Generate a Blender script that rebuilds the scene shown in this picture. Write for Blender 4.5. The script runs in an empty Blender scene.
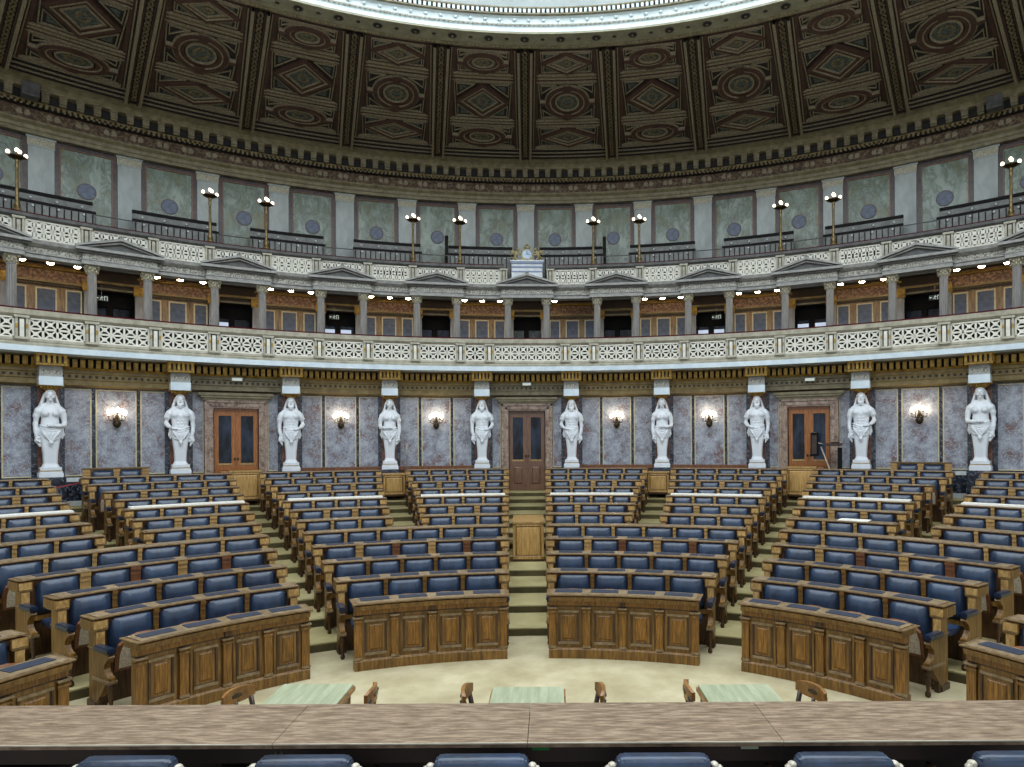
import bpy, math, random
from mathutils import Matrix, Vector
random.seed(7)
S = bpy.context.scene
COL = S.collection
PI = math.pi
def rad(a): return a * PI / 180.0
sin, cos = math.sin, math.cos
def srgb(r, g, b):
    def f(c):
        c /= 255.0
        return c / 12.92 if c <= 0.04045 else ((c + 0.055) / 1.055) ** 2.4
    return (f(r), f(g), f(b), 1.0)

# ------------------------------------------------------------------ materials
def mat(name, c1, c2=None, scale=8.0, stretch=(1, 1, 1), rough=0.5, metal=0.0, spec=0.5, bump=0.0,
        detail=6.0, lo=0.35, hi=0.65, c3=None, emit=None, estr=0.0, distort=0.0, vary=0.0, coat=0.0):
    m = bpy.data.materials.new(name); m.use_nodes = True
    nt = m.node_tree; N = nt.nodes; L = nt.links
    b = N['Principled BSDF']
    b.inputs['Roughness'].default_value = rough
    b.inputs['Metallic'].default_value = metal
    b.inputs['Specular IOR Level'].default_value = spec
    b.inputs['Coat Weight'].default_value = coat
    b.inputs['Base Color'].default_value = c1
    if c2 is not None:
        tc = N.new('ShaderNodeTexCoord'); mp = N.new('ShaderNodeMapping')
        mp.inputs['Scale'].default_value = stretch
        L.new(tc.outputs['Object'], mp.inputs['Vector'])
        vec = mp.outputs['Vector']
        if vary > 0:
            oi = N.new('ShaderNodeObjectInfo'); va = N.new('ShaderNodeVectorMath'); va.operation = 'SCALE'
            va.inputs[0].default_value = (37.0, 19.0, 53.0)
            L.new(oi.outputs['Random'], va.inputs['Scale'])
            ad = N.new('ShaderNodeVectorMath'); ad.operation = 'ADD'
            L.new(vec, ad.inputs[0]); L.new(va.outputs['Vector'], ad.inputs[1]); vec = ad.outputs['Vector']
        no = N.new('ShaderNodeTexNoise'); no.inputs['Scale'].default_value = scale
        no.inputs['Detail'].default_value = detail; no.inputs['Distortion'].default_value = distort
        no.inputs['Roughness'].default_value = 0.62
        L.new(vec, no.inputs['Vector'])
        cr = N.new('ShaderNodeValToRGB')
        cr.color_ramp.elements[0].position = lo; cr.color_ramp.elements[0].color = c1
        cr.color_ramp.elements[1].position = hi; cr.color_ramp.elements[1].color = c2
        if c3 is not None:
            e = cr.color_ramp.elements.new(0.5 * (lo + hi)); e.color = c3
        L.new(no.outputs['Fac'], cr.inputs['Fac'])
        out = cr.outputs['Color']
        if vary > 0:
            hs = N.new('ShaderNodeHueSaturation'); mr = N.new('ShaderNodeMapRange')
            mr.inputs['To Min'].default_value = 1 - vary; mr.inputs['To Max'].default_value = 1 + vary
            L.new(oi.outputs['Random'], mr.inputs['Value']); L.new(mr.outputs['Result'], hs.inputs['Value'])
            L.new(out, hs.inputs['Color']); out = hs.outputs['Color']
        L.new(out, b.inputs['Base Color'])
        if bump > 0:
            bp = N.new('ShaderNodeBump'); bp.inputs['Strength'].default_value = bump
            bp.inputs['Distance'].default_value = 0.02
            L.new(no.outputs['Fac'], bp.inputs['Height']); L.new(bp.outputs['Normal'], b.inputs['Normal'])
    if emit is not None:
        b.inputs['Emission Color'].default_value = emit
        b.inputs['Emission Strength'].default_value = estr
    return m

def marble(name, base, base2, vein, vein2, scale=2.2, vs=3.0, rough=0.3, vein_w=0.06, stretch=(1, 1, 1), vamt=0.75):
    m = bpy.data.materials.new(name); m.use_nodes = True
    nt = m.node_tree; N = nt.nodes; L = nt.links
    b = N['Principled BSDF']; b.inputs['Roughness'].default_value = rough
    tc = N.new('ShaderNodeTexCoord'); mp = N.new('ShaderNodeMapping'); mp.inputs['Scale'].default_value = stretch
    oi = N.new('ShaderNodeObjectInfo'); va = N.new('ShaderNodeVectorMath'); va.operation = 'SCALE'
    va.inputs[0].default_value = (31.0, 17.0, 43.0); L.new(oi.outputs['Random'], va.inputs['Scale'])
    L.new(tc.outputs['Object'], mp.inputs['Vector'])
    ad = N.new('ShaderNodeVectorMath'); L.new(mp.outputs['Vector'], ad.inputs[0]); L.new(va.outputs['Vector'], ad.inputs[1])
    vec = ad.outputs['Vector']
    n1 = N.new('ShaderNodeTexNoise'); n1.inputs['Scale'].default_value = scale; n1.inputs['Detail'].default_value = 8
    n1.inputs['Roughness'].default_value = 0.65
    L.new(vec, n1.inputs['Vector'])
    r1 = N.new('ShaderNodeValToRGB'); e = r1.color_ramp.elements
    e[0].position = 0.36; e[0].color = vein2; e[1].position = 0.62; e[1].color = base2
    k = e.new(0.47); k.color = base
    L.new(n1.outputs['Fac'], r1.inputs['Fac'])
    n2 = N.new('ShaderNodeTexNoise'); n2.inputs['Scale'].default_value = vs; n2.inputs['Detail'].default_value = 9
    n2.inputs['Roughness'].default_value = 0.6; n2.inputs['Distortion'].default_value = 0.8
    L.new(vec, n2.inputs['Vector'])
    sb = N.new('ShaderNodeMath'); sb.operation = 'SUBTRACT'; sb.inputs[1].default_value = 0.5
    ab = N.new('ShaderNodeMath'); ab.operation = 'ABSOLUTE'
    L.new(n2.outputs['Fac'], sb.inputs[0]); L.new(sb.outputs[0], ab.inputs[0])
    mr = N.new('ShaderNodeMapRange'); mr.inputs['From Min'].default_value = 0.0; mr.inputs['From Max'].default_value = vein_w
    mr.inputs['To Min'].default_value = vamt; mr.inputs['To Max'].default_value = 0.0
    L.new(ab.outputs[0], mr.inputs['Value'])
    mx = N.new('ShaderNodeMix'); mx.data_type = 'RGBA'
    L.new(mr.outputs['Result'], mx.inputs['Factor']); L.new(r1.outputs['Color'], mx.inputs['A']); mx.inputs['B'].default_value = vein
    L.new(mx.outputs['Result'], b.inputs['Base Color'])
    return m

M = {}
M['oak'] = mat('oak_wood', srgb(84, 58, 22), srgb(138, 102, 48), 5, (6, 6, .7), .42, c3=srgb(112, 80, 34), vary=.08, bump=.15)
M['oak_face'] = mat('oak_panel_wood', srgb(84, 56, 18), srgb(150, 106, 44), 10, (7, 7, .5), .36, c3=srgb(118, 80, 28), vary=.12, bump=.2)
M['oak_dark'] = mat('dark_oak_wood', srgb(40, 25, 12), srgb(84, 56, 28), 6, (6, 6, .8), .4, vary=.1)
M['oak_light'] = mat('light_oak_wood', srgb(138, 104, 56), srgb(188, 156, 100), 6, (5, 5, 2), .45, c3=srgb(164, 130, 76), vary=.14)
M['oak_top'] = mat('desktop_oak_wood', srgb(104, 86, 60), srgb(146, 126, 96), 5, (3, 3, 3), .32, c3=srgb(124, 105, 77), vary=.05)
M['oak_edge'] = mat('oak_edge_wood', srgb(88, 66, 38), srgb(128, 102, 66), 6, (3, 3, 3), .35)
M['cab'] = mat('cabinet_wood', srgb(158, 122, 66), srgb(202, 162, 98), 6, (4, 4, .6), .42, vary=.05)
M['walnut'] = mat('dark_carved_wood', srgb(28, 18, 12), srgb(66, 44, 26), 8, (2, 2, 2), .3)
M['redwood'] = mat('reddish_wood', srgb(88, 50, 28), srgb(128, 82, 48), 6, (4, 4, 1), .4)
M['leather'] = mat('blue_leather', srgb(22, 36, 54), srgb(43, 63, 90), 5, (1, 1, 1), .33, spec=.6, vary=.1, bump=.25, lo=.3, hi=.7)
M['blot'] = mat('dark_blue_blotter', srgb(26, 34, 50), srgb(42, 54, 76), 20, rough=.55)
M['armpad'] = mat('black_blue_leather', srgb(18, 24, 36), srgb(38, 52, 78), 9, rough=.3)
M['cane'] = mat('woven_cane', srgb(176, 162, 142), srgb(224, 214, 198), 60, rough=.8, lo=.4, hi=.6)
M['carpet'] = mat('beige_carpet', srgb(158, 147, 116), srgb(192, 182, 152), 1.6, rough=.95, spec=.1, c3=srgb(174, 164, 132), lo=.3, hi=.7)
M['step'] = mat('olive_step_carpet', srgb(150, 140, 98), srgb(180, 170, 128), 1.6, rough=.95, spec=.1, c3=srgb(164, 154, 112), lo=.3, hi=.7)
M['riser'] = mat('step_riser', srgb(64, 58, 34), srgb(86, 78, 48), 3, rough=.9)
M['statue'] = mat('white_marble', srgb(204, 210, 216), srgb(220, 225, 230), 3, rough=.45)
M['panel'] = marble('grey_red_marble', srgb(118, 122, 133), srgb(150, 155, 166), srgb(200, 202, 206), srgb(104, 80, 80), 3.4, 9, .28, .03, vamt=.65)
M['blackm'] = marble('black_marble', srgb(26, 32, 44), srgb(40, 48, 62), srgb(130, 136, 148), srgb(14, 16, 22), 5, 5, .25, .022)
M['brownm'] = marble('brown_marble', srgb(92, 52, 38), srgb(116, 72, 52), srgb(150, 110, 90), srgb(52, 30, 24), 4, 5, .3, .03)
M['doorm'] = marble('door_marble', srgb(126, 104, 90), srgb(152, 132, 116), srgb(186, 168, 152), srgb(84, 62, 54), 5, 6, .35, .04)
M['stone'] = mat('grey_stone', srgb(136, 138, 134), srgb(168, 170, 166), 6, rough=.6)
M['light_stone'] = mat('pale_stone', srgb(186, 192, 196), srgb(214, 220, 224), 5, rough=.5)
M['gold'] = mat('gilded_plaster', srgb(112, 84, 24), srgb(176, 140, 54), 9, rough=.38, metal=.35)
M['palegold'] = mat('pale_gilt_carving', srgb(132, 118, 76), srgb(196, 184, 142), 20, rough=.4, metal=.2)
M['ochre'] = mat('ochre_plaster', srgb(112, 94, 52), srgb(146, 128, 80), 5, rough=.5, c3=srgb(128, 110, 64))
M['ochre_grey'] = mat('grey_ochre_plaster', srgb(104, 96, 70), srgb(138, 130, 102), 6, rough=.55)
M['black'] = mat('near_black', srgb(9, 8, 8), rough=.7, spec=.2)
M['shadow_brown'] = mat('dark_brown_ground', srgb(40, 30, 18), srgb(58, 44, 28), 6, rough=.6)  # plain dark brown for grounds and soffits
M['fascia'] = mat('white_fascia_marble', srgb(188, 204, 214), srgb(212, 224, 230), 3, rough=.4)
M['lattice'] = mat('cream_lattice_stone', srgb(204, 202, 188), srgb(226, 224, 212), 6, rough=.5)
M['balus'] = mat('balustrade_stone', srgb(150, 146, 128), srgb(182, 178, 160), 6, rough=.5)
M['shade_stone'] = mat('dark_grey_stone', srgb(66, 66, 64), srgb(92, 92, 90), 6, rough=.6)  # plain dark grey stone colour
M['column'] = mat('grey_column_marble', srgb(112, 110, 106), srgb(152, 150, 146), 3, (3, 3, .5), .35, c3=srgb(130, 128, 124))
M['capital'] = mat('capital_stone', srgb(132, 128, 110), srgb(190, 184, 160), 40, rough=.5, lo=.4, hi=.6)
M['entab'] = mat('loggia_stone', srgb(124, 124, 120), srgb(156, 156, 152), 8, rough=.5)
M['relief'] = mat('carved_relief_stone', srgb(92, 92, 84), srgb(182, 180, 168), 26, rough=.6, lo=.42, hi=.58, bump=.6)
M['velvet'] = mat('dark_red_velvet', srgb(72, 14, 26), rough=.9, spec=.1)
M['logwall'] = mat('loggia_brown_panelling', srgb(92, 72, 44), srgb(150, 122, 78), 6, (4, 4, .6), .45)
M['logblue'] = mat('dark_blue_panel', srgb(52, 62, 80), srgb(78, 90, 110), 8, rough=.5)
M['logfrieze'] = mat('gilded_frieze', srgb(78, 46, 30), srgb(156, 120, 84), 14, rough=.45, lo=.44, hi=.6)
M['green'] = marble('green_marble', srgb(104, 120, 106), srgb(136, 150, 138), srgb(66, 78, 58), srgb(96, 100, 62), 3.2, 3.2, .3, .05, (1, 1, .55))
M['uframe'] = marble('dark_red_marble', srgb(40, 27, 26), srgb(56, 38, 34), srgb(90, 60, 50), srgb(20, 16, 18), 6, 6, .35, .03)
M['pilaster'] = mat('pale_pilaster_marble', srgb(140, 148, 144), srgb(172, 180, 178), 4, rough=.4, stretch=(1, 1, .4))
M['disc'] = mat('blue_grey_porphyry', srgb(58, 70, 90), srgb(88, 100, 122), 14, rough=.4)
M['ceil'] = mat('dark_coffer_wood', srgb(42, 28, 24), srgb(66, 45, 38), 5, rough=.6)
M['ceil2'] = mat('brown_coffer_wood', srgb(60, 38, 30), srgb(84, 56, 43), 6, rough=.6)
M['cline'] = mat('pale_coffer_moulding', srgb(112, 102, 82), srgb(150, 140, 114), 30, rough=.55, lo=.4, hi=.6)
M['cgreen'] = mat('green_coffer_ground', srgb(48, 56, 54), srgb(96, 104, 98), 20, rough=.6, lo=.42, hi=.6)
M['cblack'] = mat('black_coffer_ground', srgb(18, 15, 16), srgb(32, 26, 26), 6, rough=.6)
M['ribgold'] = mat('gilt_rib_ornament', srgb(62, 54, 38), srgb(134, 120, 84), 30, rough=.45, lo=.4, hi=.6)
M['ring'] = mat('skylight_ring_plaster', srgb(128, 126, 104), srgb(152, 150, 126), 5, rough=.6)
M['wellwhite'] = mat('white_well_plaster', srgb(196, 210, 212), srgb(212, 224, 226), 3, rough=.6)
M['welllight'] = mat('skylight_well_glass', srgb(230, 240, 245), rough=.5, emit=(0.86, .95, 1, 1), estr=1.0)
M['skyglass'] = mat('skylight_glass', srgb(230, 238, 245), rough=.5, emit=(.88, .95, 1, 1), estr=3.2)
M['bulb'] = mat('lit_bulb', srgb(255, 240, 215), rough=.4, emit=(1, .84, .62, 1), estr=3)
M['sbulb'] = mat('lit_candle_bulb', srgb(255, 240, 215), rough=.4, emit=(1, .80, .55, 1), estr=22)
M['spot'] = mat('lit_spot', srgb(255, 230, 190), rough=.4, emit=(1, .72, .42, 1), estr=45)
M['brass'] = mat('aged_brass', srgb(92, 76, 44), srgb(156, 136, 92), 12, rough=.35, metal=.6)
M['bronze'] = mat('dark_bronze', srgb(28, 24, 18), srgb(72, 56, 30), 16, rough=.35, metal=.5)
M['glassdark'] = mat('dark_door_glass', srgb(8, 11, 17), srgb(40, 50, 66), 1.6, (2.5, 1, .8), .12, spec=.25, lo=.42, hi=.62, vary=.2)  # blue noise stands in for reflections and the room seen through the glass
M['glasslit'] = mat('lit_window_pane', srgb(150, 165, 185), rough=.3, emit=(.7, .8, 1, 1), estr=.45)
M['glassgreen'] = mat('reflecting_door_glass', srgb(12, 22, 26), srgb(62, 78, 66), 5, rough=.1, lo=.45, hi=.65)  # green noise paints reflections into the central loggia door glass
M['doorwood'] = mat('polished_door_wood', srgb(116, 66, 24), srgb(170, 108, 52), 6, (6, 6, .6), .3)
M['doorwood2'] = mat('brown_door_wood', srgb(84, 58, 44), srgb(124, 92, 72), 6, (6, 6, .6), .35)
M['desk'] = mat('worn_oak_desktop', srgb(94, 76, 58), srgb(152, 133, 110), 12, (.6, 3.5, 1), .5, c3=srgb(124, 105, 84), detail=10, bump=.15)
M['upfrieze'] = mat('painted_frieze', srgb(58, 44, 30), srgb(112, 100, 72), 12, rough=.6, lo=.42, hi=.6, c3=srgb(84, 58, 40))
M['ochre_l'] = mat('pale_gilt_edge', srgb(170, 158, 122), srgb(196, 186, 152), 9, rough=.4)
M['deskedge'] = mat('worn_desk_edge', srgb(170, 160, 140), srgb(196, 188, 170), 6, rough=.5)  # pale strip along the near edge of the desktop
M['deskdark'] = mat('dark_desk_wood', srgb(22, 15, 11), srgb(38, 26, 18), 5, rough=.5)
M['baize'] = mat('green_table_cover', srgb(134, 142, 112), srgb(164, 168, 142), 3, (5, .5, 1), .7, c3=srgb(148, 155, 126))
M['chairwood'] = mat('chair_wood', srgb(104, 66, 26), srgb(158, 112, 56), 7, rough=.35)
M['paper'] = mat('white_paper', srgb(226, 224, 214), rough=.8)
M['finial'] = mat('pale_carved_wood', srgb(140, 132, 112), srgb(206, 200, 184), 40, rough=.4, lo=.4, hi=.6)
M['gbench'] = mat('dark_gallery_rail', srgb(12, 10, 10), srgb(22, 17, 16), 6, rough=.6, spec=.15)
M['gback'] = mat('grey_gallery_back', srgb(92, 94, 90), srgb(122, 124, 120), 6, rough=.5)
M['knob'] = mat('white_knob', srgb(210, 214, 214), rough=.3)
M['steel'] = mat('grey_metal', srgb(120, 122, 122), rough=.35, metal=.6)
M['signgreen'] = mat('dark_green_sign', srgb(20, 40, 32), rough=.4)
M['signwhite'] = mat('sign_white', srgb(200, 206, 200), rough=.4, emit=(.8, .9, .8, 1), estr=.25)
M['rope_red'] = mat('red_rope', srgb(160, 52, 62), rough=.8)
M['rope_dark'] = mat('dark_rope', srgb(26, 28, 34), rough=.8)
M['tagc'] = mat('green_tag', srgb(0, 100, 40), rough=.5)
M['tagw'] = mat('grey_tag', srgb(140, 150, 128), rough=.5)
M['cable'] = mat('olive_cable', srgb(70, 74, 60), rough=.5)
M['crestblue'] = mat('pale_blue_enamel', srgb(150, 180, 210), srgb(196, 212, 226), 10, rough=.4)
M['stripe'] = mat('blue_grey_stripe', srgb(122, 136, 164), rough=.5)

# ------------------------------------------------------------------ mesh builder
class MB:
    def __init__(s): s.v = []; s.f = []; s.m = []; s.mats = []; s.T = None
    def mi(s, m):
        if m not in s.mats: s.mats.append(m)
        return s.mats.index(m)
    def add(s, vs, fs, m, T=None):
        o = len(s.v); T = T or s.T
        s.v += [tuple(T @ Vector(p)) for p in vs] if T else [tuple(p) for p in vs]
        k = s.mi(m)
        for f in fs: s.f.append(tuple(o + i for i in f)); s.m.append(k)
    def box(s, x0, x1, y0, y1, z0, z1, m, T=None):
        s.add([(x0, y0, z0), (x1, y0, z0), (x1, y1, z0), (x0, y1, z0), (x0, y0, z1), (x1, y0, z1), (x1, y1, z1), (x0, y1, z1)],
              [(0, 3, 2, 1), (4, 5, 6, 7), (0, 1, 5, 4), (1, 2, 6, 5), (2, 3, 7, 6), (3, 0, 4, 7)], m, T)
    def frus(s, x0, x1, z0, z1, y0, i, y1, m, T=None):
        # panel field: outer rectangle at y0 rising to an inset rectangle at y1 (towards -y)
        s.add([(x0, y0, z0), (x1, y0, z0), (x1, y0, z1), (x0, y0, z1), (x0 + i, y1, z0 + i), (x1 - i, y1, z0 + i), (x1 - i, y1, z1 - i), (x0 + i, y1, z1 - i)],
              [(0, 1, 5, 4), (1, 2, 6, 5), (2, 3, 7, 6), (3, 0, 4, 7), (4, 5, 6, 7)], m, T)
    def prism(s, poly, axis, a, b, m, T=None):
        n = len(poly)
        def P(p, t):
            return (t, p[0], p[1]) if axis == 'x' else ((p[0], t, p[1]) if axis == 'y' else (p[0], p[1], t))
        s.add([P(p, a) for p in poly] + [P(p, b) for p in poly],
              [tuple(range(n))[::-1], tuple(range(n, 2 * n))] + [(i, (i + 1) % n, n + (i + 1) % n, n + i) for i in range(n)], m, T)
    def lathe(s, prof, n, m, c=(0, 0, 0), T=None, a0=0.0):
        vs = []; fs = []
        for r, z in prof:
            for i in range(n):
                a = a0 + 2 * PI * i / n; vs.append((c[0] + r * cos(a), c[1] + r * sin(a), c[2] + z))
        for j in range(len(prof) - 1):
            for i in range(n):
                fs.append((j * n + i, j * n + (i + 1) % n, (j + 1) * n + (i + 1) % n, (j + 1) * n + i))
        fs.append(tuple(range(n))[::-1]); fs.append(tuple(range((len(prof) - 1) * n, len(prof) * n)))
        s.add(vs, fs, m, T)
    def tube(s, pts, r, m, n=6, T=None):
        pts = [Vector(p) for p in pts]; rs = r if isinstance(r, (list, tuple)) else [r] * len(pts)
        vs = []; fs = []
        for k, p in enumerate(pts):
            d = (pts[min(k + 1, len(pts) - 1)] - pts[max(k - 1, 0)]).normalized()
            u = d.cross(Vector((0, 0, 1)))
            if u.length < 1e-3: u = d.cross(Vector((1, 0, 0)))
            u.normalize(); w = d.cross(u)
            for i in range(n):
                a = 2 * PI * i / n; vs.append(p + rs[k] * (cos(a) * u + sin(a) * w))
        for k in range(len(pts) - 1):
            for i in range(n): fs.append((k * n + i, k * n + (i + 1) % n, (k + 1) * n + (i + 1) % n, (k + 1) * n + i))
        fs.append(tuple(range(n))[::-1]); fs.append(tuple(range((len(pts) - 1) * n, len(pts) * n)))
        s.add([tuple(v) for v in vs], fs, m, T)
    def ball(s, c, r, m, nu=10, nv=7, T=None):
        r = r if isinstance(r, (list, tuple)) else (r, r, r)
        vs = [(c[0], c[1], c[2] - r[2])]; fs = []
        for j in range(1, nv):
            t = PI * j / nv - PI / 2
            for i in range(nu):
                a = 2 * PI * i / nu; vs.append((c[0] + r[0] * cos(t) * cos(a), c[1] + r[1] * cos(t) * sin(a), c[2] + r[2] * sin(t)))
        vs.append((c[0], c[1], c[2] + r[2])); top = len(vs) - 1
        for i in range(nu):
            fs.append((0, 1 + (i + 1) % nu, 1 + i)); fs.append((top, top - nu + i, top - nu + (i + 1) % nu))
        for j in range(nv - 2):
            for i in range(nu):
                a = 1 + j * nu; fs.append((a + i, a + (i + 1) % nu, a + nu + (i + 1) % nu, a + nu + i))
        s.add(vs, fs, m, T)
    def arc(s, prof, a, b, m, n=None, T=None):
        # closed profile of (R, z) swept between angles a, b (degrees from +y, towards +x)
        n = n or max(2, int(abs(b - a) / 1.5)); k = len(prof); vs = []; fs = []
        for i in range(n + 1):
            t = rad(a + (b - a) * i / n)
            for R, z in prof: vs.append((R * sin(t), R * cos(t), z))
        for i in range(n):
            for j in range(k): fs.append((i * k + j, (i + 1) * k + j, (i + 1) * k + (j + 1) % k, i * k + (j + 1) % k))
        fs.append(tuple(range(k))); fs.append(tuple(range(n * k, n * k + k))[::-1])
        s.add(vs, fs, m, T)
    def arcbox(s, R0, R1, z0, z1, a, b, m, n=None):
        s.arc([(R0, z0), (R1, z0), (R1, z1), (R0, z1)], a, b, m, n)
    def mesh(s, name, smooth=False, bevel=0):
        me = bpy.data.meshes.new(name); me.from_pydata(s.v, [], s.f)
        for x in s.mats: me.materials.append(M[x])
        me.polygons.foreach_set('material_index', s.m)
        if smooth: me.polygons.foreach_set('use_smooth', [True] * len(s.f))
        import bmesh
        bm = bmesh.new(); bm.from_mesh(me)
        bmesh.ops.recalc_face_normals(bm, faces=bm.faces)
        if bevel: bmesh.ops.bevel(bm, geom=list(bm.edges), offset=bevel, segments=2, affect='EDGES', clamp_overlap=True)
        if bevel and smooth:
            for f in bm.faces: f.smooth = True
        bm.to_mesh(me); bm.free(); me.update()
        return me

WM = {}
def I4(): return Matrix.Identity(4)
def at(phi, R, z=0.0, dx=0.0):
    # local frame: x along the ring (to the right seen from the hall), y outward, z up
    t = rad(phi); u = Vector((cos(t), -sin(t), 0)); r = Vector((sin(t), cos(t), 0))
    p = r * R + u * dx
    return Matrix.Translation((p.x, p.y, z)) @ Matrix.Rotation(-t, 4, 'Z')
def G(p): return p + .1 - .0055 * p
def tag(o, label=None, cat=None, group=None, kind=None):
    if label: o['label'] = label
    if cat: o['category'] = cat
    if group: o['group'] = group
    if kind: o['kind'] = kind
    return o
def obj(name, me, W=None, parent=None, scale=None):
    o = bpy.data.objects.new(name, me); COL.objects.link(o)
    W = W or I4()
    if scale: W = W @ Matrix.Diagonal((*scale, 1))
    WM[o] = W
    if parent is not None:
        o.parent = parent; o.matrix_parent_inverse = WM[parent].inverted()
    o.matrix_basis = W
    return o
def thing(name, W, label, cat, group=None):
    e = obj(name, None, W); e.empty_display_size = .1
    return tag(e, label, cat, group, 'thing')
def structure(name, me, W=None):
    return tag(obj(name, me, W), None, None, None, 'structure')
ORD = ['zeroth', 'first', 'second', 'third', 'fourth', 'fifth', 'sixth', 'seventh', 'eighth', 'ninth', 'tenth', 'eleventh', 'twelfth',
       'thirteenth', 'fourteenth', 'fifteenth', 'sixteenth', 'seventeenth', 'eighteenth', 'nineteenth', 'twentieth', 'twenty-first', 'twenty-second',
       'twenty-third', 'twenty-fourth', 'twenty-fifth', 'twenty-sixth', 'twenty-seventh', 'twenty-eighth', 'twenty-ninth', 'thirtieth']

PH = 68.0          # the hall is built this far round on each side
# ------------------------------------------------------------------ floor with the rising tiers
def seat_circle(R, far):
    # the side blocks are struck from a centre nearer the wall, meeting the middle arcs at the first aisles
    oc = far if far else 0.0
    return oc, (math.hypot(R * sin(rad(26.5)), R * cos(rad(26.5)) - oc) if oc else R)
def seat_angle(phi, R, OC, rr):
    # angle about the seating centre of the point seen from the podium in the direction of (R, phi) about the hall centre
    px, py = 0.0, -2.9327
    dx, dy = R * sin(rad(phi)) - px, R * cos(rad(phi)) - py
    L = math.hypot(dx, dy); dx /= L; dy /= L; r = rr
    qy = py - OC; bq = qy * dy; t = -bq + math.sqrt(bq * bq - (qy * qy - r * r))
    return math.degrees(math.atan2(t * dx, qy + t * dy))
b = MB()
b.add([(-20, -9, 0), (20, -9, 0), (20, 8, 0), (-20, 8, 0)], [(0, 1, 2, 3)], 'carpet')
RS = [6.02 + .89 * i for i in range(13)]
for i in range(1, 13):
    z = .117 * i
    R1 = RS[i + 1] if i < 12 else 20.2
    if i < 12:
        b.arcbox(RS[i], R1 + .02, z - .3, z, -80, 80, 'step', 60)
    else:
        b.arcbox(RS[i], R1, z - .3, z, -80, 80, 'step', 60)
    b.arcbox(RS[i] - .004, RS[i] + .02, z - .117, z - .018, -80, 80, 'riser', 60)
structure('floor', b.mesh('floor'))

# ------------------------------------------------------------------ benches
def prism_arm():
    b = MB()
    p = [(-.02, .0), (-.02, .66), (-.44, .66), (-.47, .63), (-.46, .59), (-.40, .57), (-.345, .53), (-.33, .47), (-.36, .42), (-.43, .385), (-.49, .375),
         (-.50, .335), (-.47, .31), (-.40, .31), (-.36, .27), (-.30, .24), (-.26, .17), (-.28, .08), (-.36, .0), (-.20, .0), (-.17, .06)]
    b.prism([(-.02, .0), (-.02, .62), (-.44, .62), (-.47, .59), (-.40, .55), (-.345, .51), (-.33, .46), (-.36, .42), (-.43, .385), (-.49, .375), (-.50, .335),
             (-.47, .31), (-.40, .31)], 'x', -.032, .032, 'oak')
    b.prism([(-.02, .32), (-.46, .32), (-.46, .28), (-.30, .25), (-.20, .18), (-.16, .06), (-.16, 0), (-.02, 0)], 'x', -.026, .026, 'oak_dark')
    b.box(-.045, .045, -.51, -.02, .315, .345, 'oak_top')
    b.prism([(-.08, .38), (-.08, .58), (-.36, .58), (-.30, .52), (-.28, .44), (-.30, .38)], 'x', -.031, .031, 'oak')
    me = b.mesh('armrest'); me.transform(Matrix.Diagonal((1, .76, 1, 1))); return me
ARM = prism_arm()
b = MB(); b.box(-.044, .044, -.37, -.02, .62, .685, 'armpad'); ARMPAD = b.mesh('arm_pad', False, .014)
b = MB(); b.lathe([(.018, 0), (.032, .02), (.03, .05), (.016, .07), (.03, .2), (.034, .22), (.022, .24), (.034, .26), (.034, .32)], 10, 'oak_dark', (0, -.335, 0)); LEG = b.mesh('leg', True)
b = MB()
PW, PHT = .46, .44
def pad_mesh():
    b = MB(); nx, nz = 8, 8; vs = []; fs = []
    for j in range(nz + 1):
        for i in range(nx + 1):
            u = i / nx * 2 - 1; w = j / nz * 2 - 1
            k = (1 - abs(u) ** 7) * (1 - abs(w) ** 3)
            vs.append((u * .5, -.02 - .075 * k ** .7, (w + 1) * .5 * PHT))
    for j in range(nz):
        for i in range(nx): a = j * (nx + 1) + i; fs.append((a, a + 1, a + nx + 2, a + nx + 1))
    rim = [i for i in range(nx + 1)] + [(nx + 1) * j + nx for j in range(1, nz + 1)] + [(nx + 1) * nz + i for i in range(nx - 1, -1, -1)] + [(nx + 1) * j for j in range(nz - 1, 0, -1)]
    o = len(vs); vs += [(vs[i][0], .02, vs[i][2]) for i in rim]; n = len(rim)
    fs += [(rim[k], rim[(k + 1) % n], o + (k + 1) % n, o + k) for k in range(n)]
    b.add(vs, fs, 'leather'); return b.mesh('back_pad', True)
PAD = pad_mesh()
def post_mesh(m):
    b = MB()
    b.box(-.5, .5, -.03, .03, 0, PHT, m); b.box(-.5, .5, -.05, .03, .395, PHT + .01, m); b.box(-.5, .5, -.042, .03, .33, .345, m)
    b.box(-.5, .5, -.042, .03, .235, .25, m); b.box(-.36, .36, -.05, .03, 0, .225, m)
    return b.mesh('post')
POST = post_mesh('oak_light'); POSTD = post_mesh('redwood'); POSTO = post_mesh('oak')
b = MB(); b.box(-.5, .5, -.085, .085, 0, .006, 'blot'); BLOT = b.mesh('blotter')
b = MB()
vs = []
out = [(-.215, -.0), (-.23, .2), (-.215, .32), (-.15, .39), (-.05, .42), (.05, .42), (.15, .39), (.215, .32), (.23, .2), (.215, 0)]
inn = [(x * .84, .03 + z * .87) for x, z in out]
n = len(out)
b.add([(x, -.02, z) for x, z in out] + [(x, -.02, z) for x, z in inn] + [(x, .015, z) for x, z in out],
      [(i, (i + 1) % n, n + (i + 1) % n, n + i) for i in range(n)] + [(i, (i + 1) % n, 2 * n + (i + 1) % n, 2 * n + i) for i in range(n)] + [tuple(range(2 * n, 3 * n))], 'redwood')
TS = Matrix.Rotation(rad(24), 4, 'X') @ Matrix.Scale(1.06, 4)
SEATUP = b.mesh('seat'); SEATUP.transform(TS)
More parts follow.
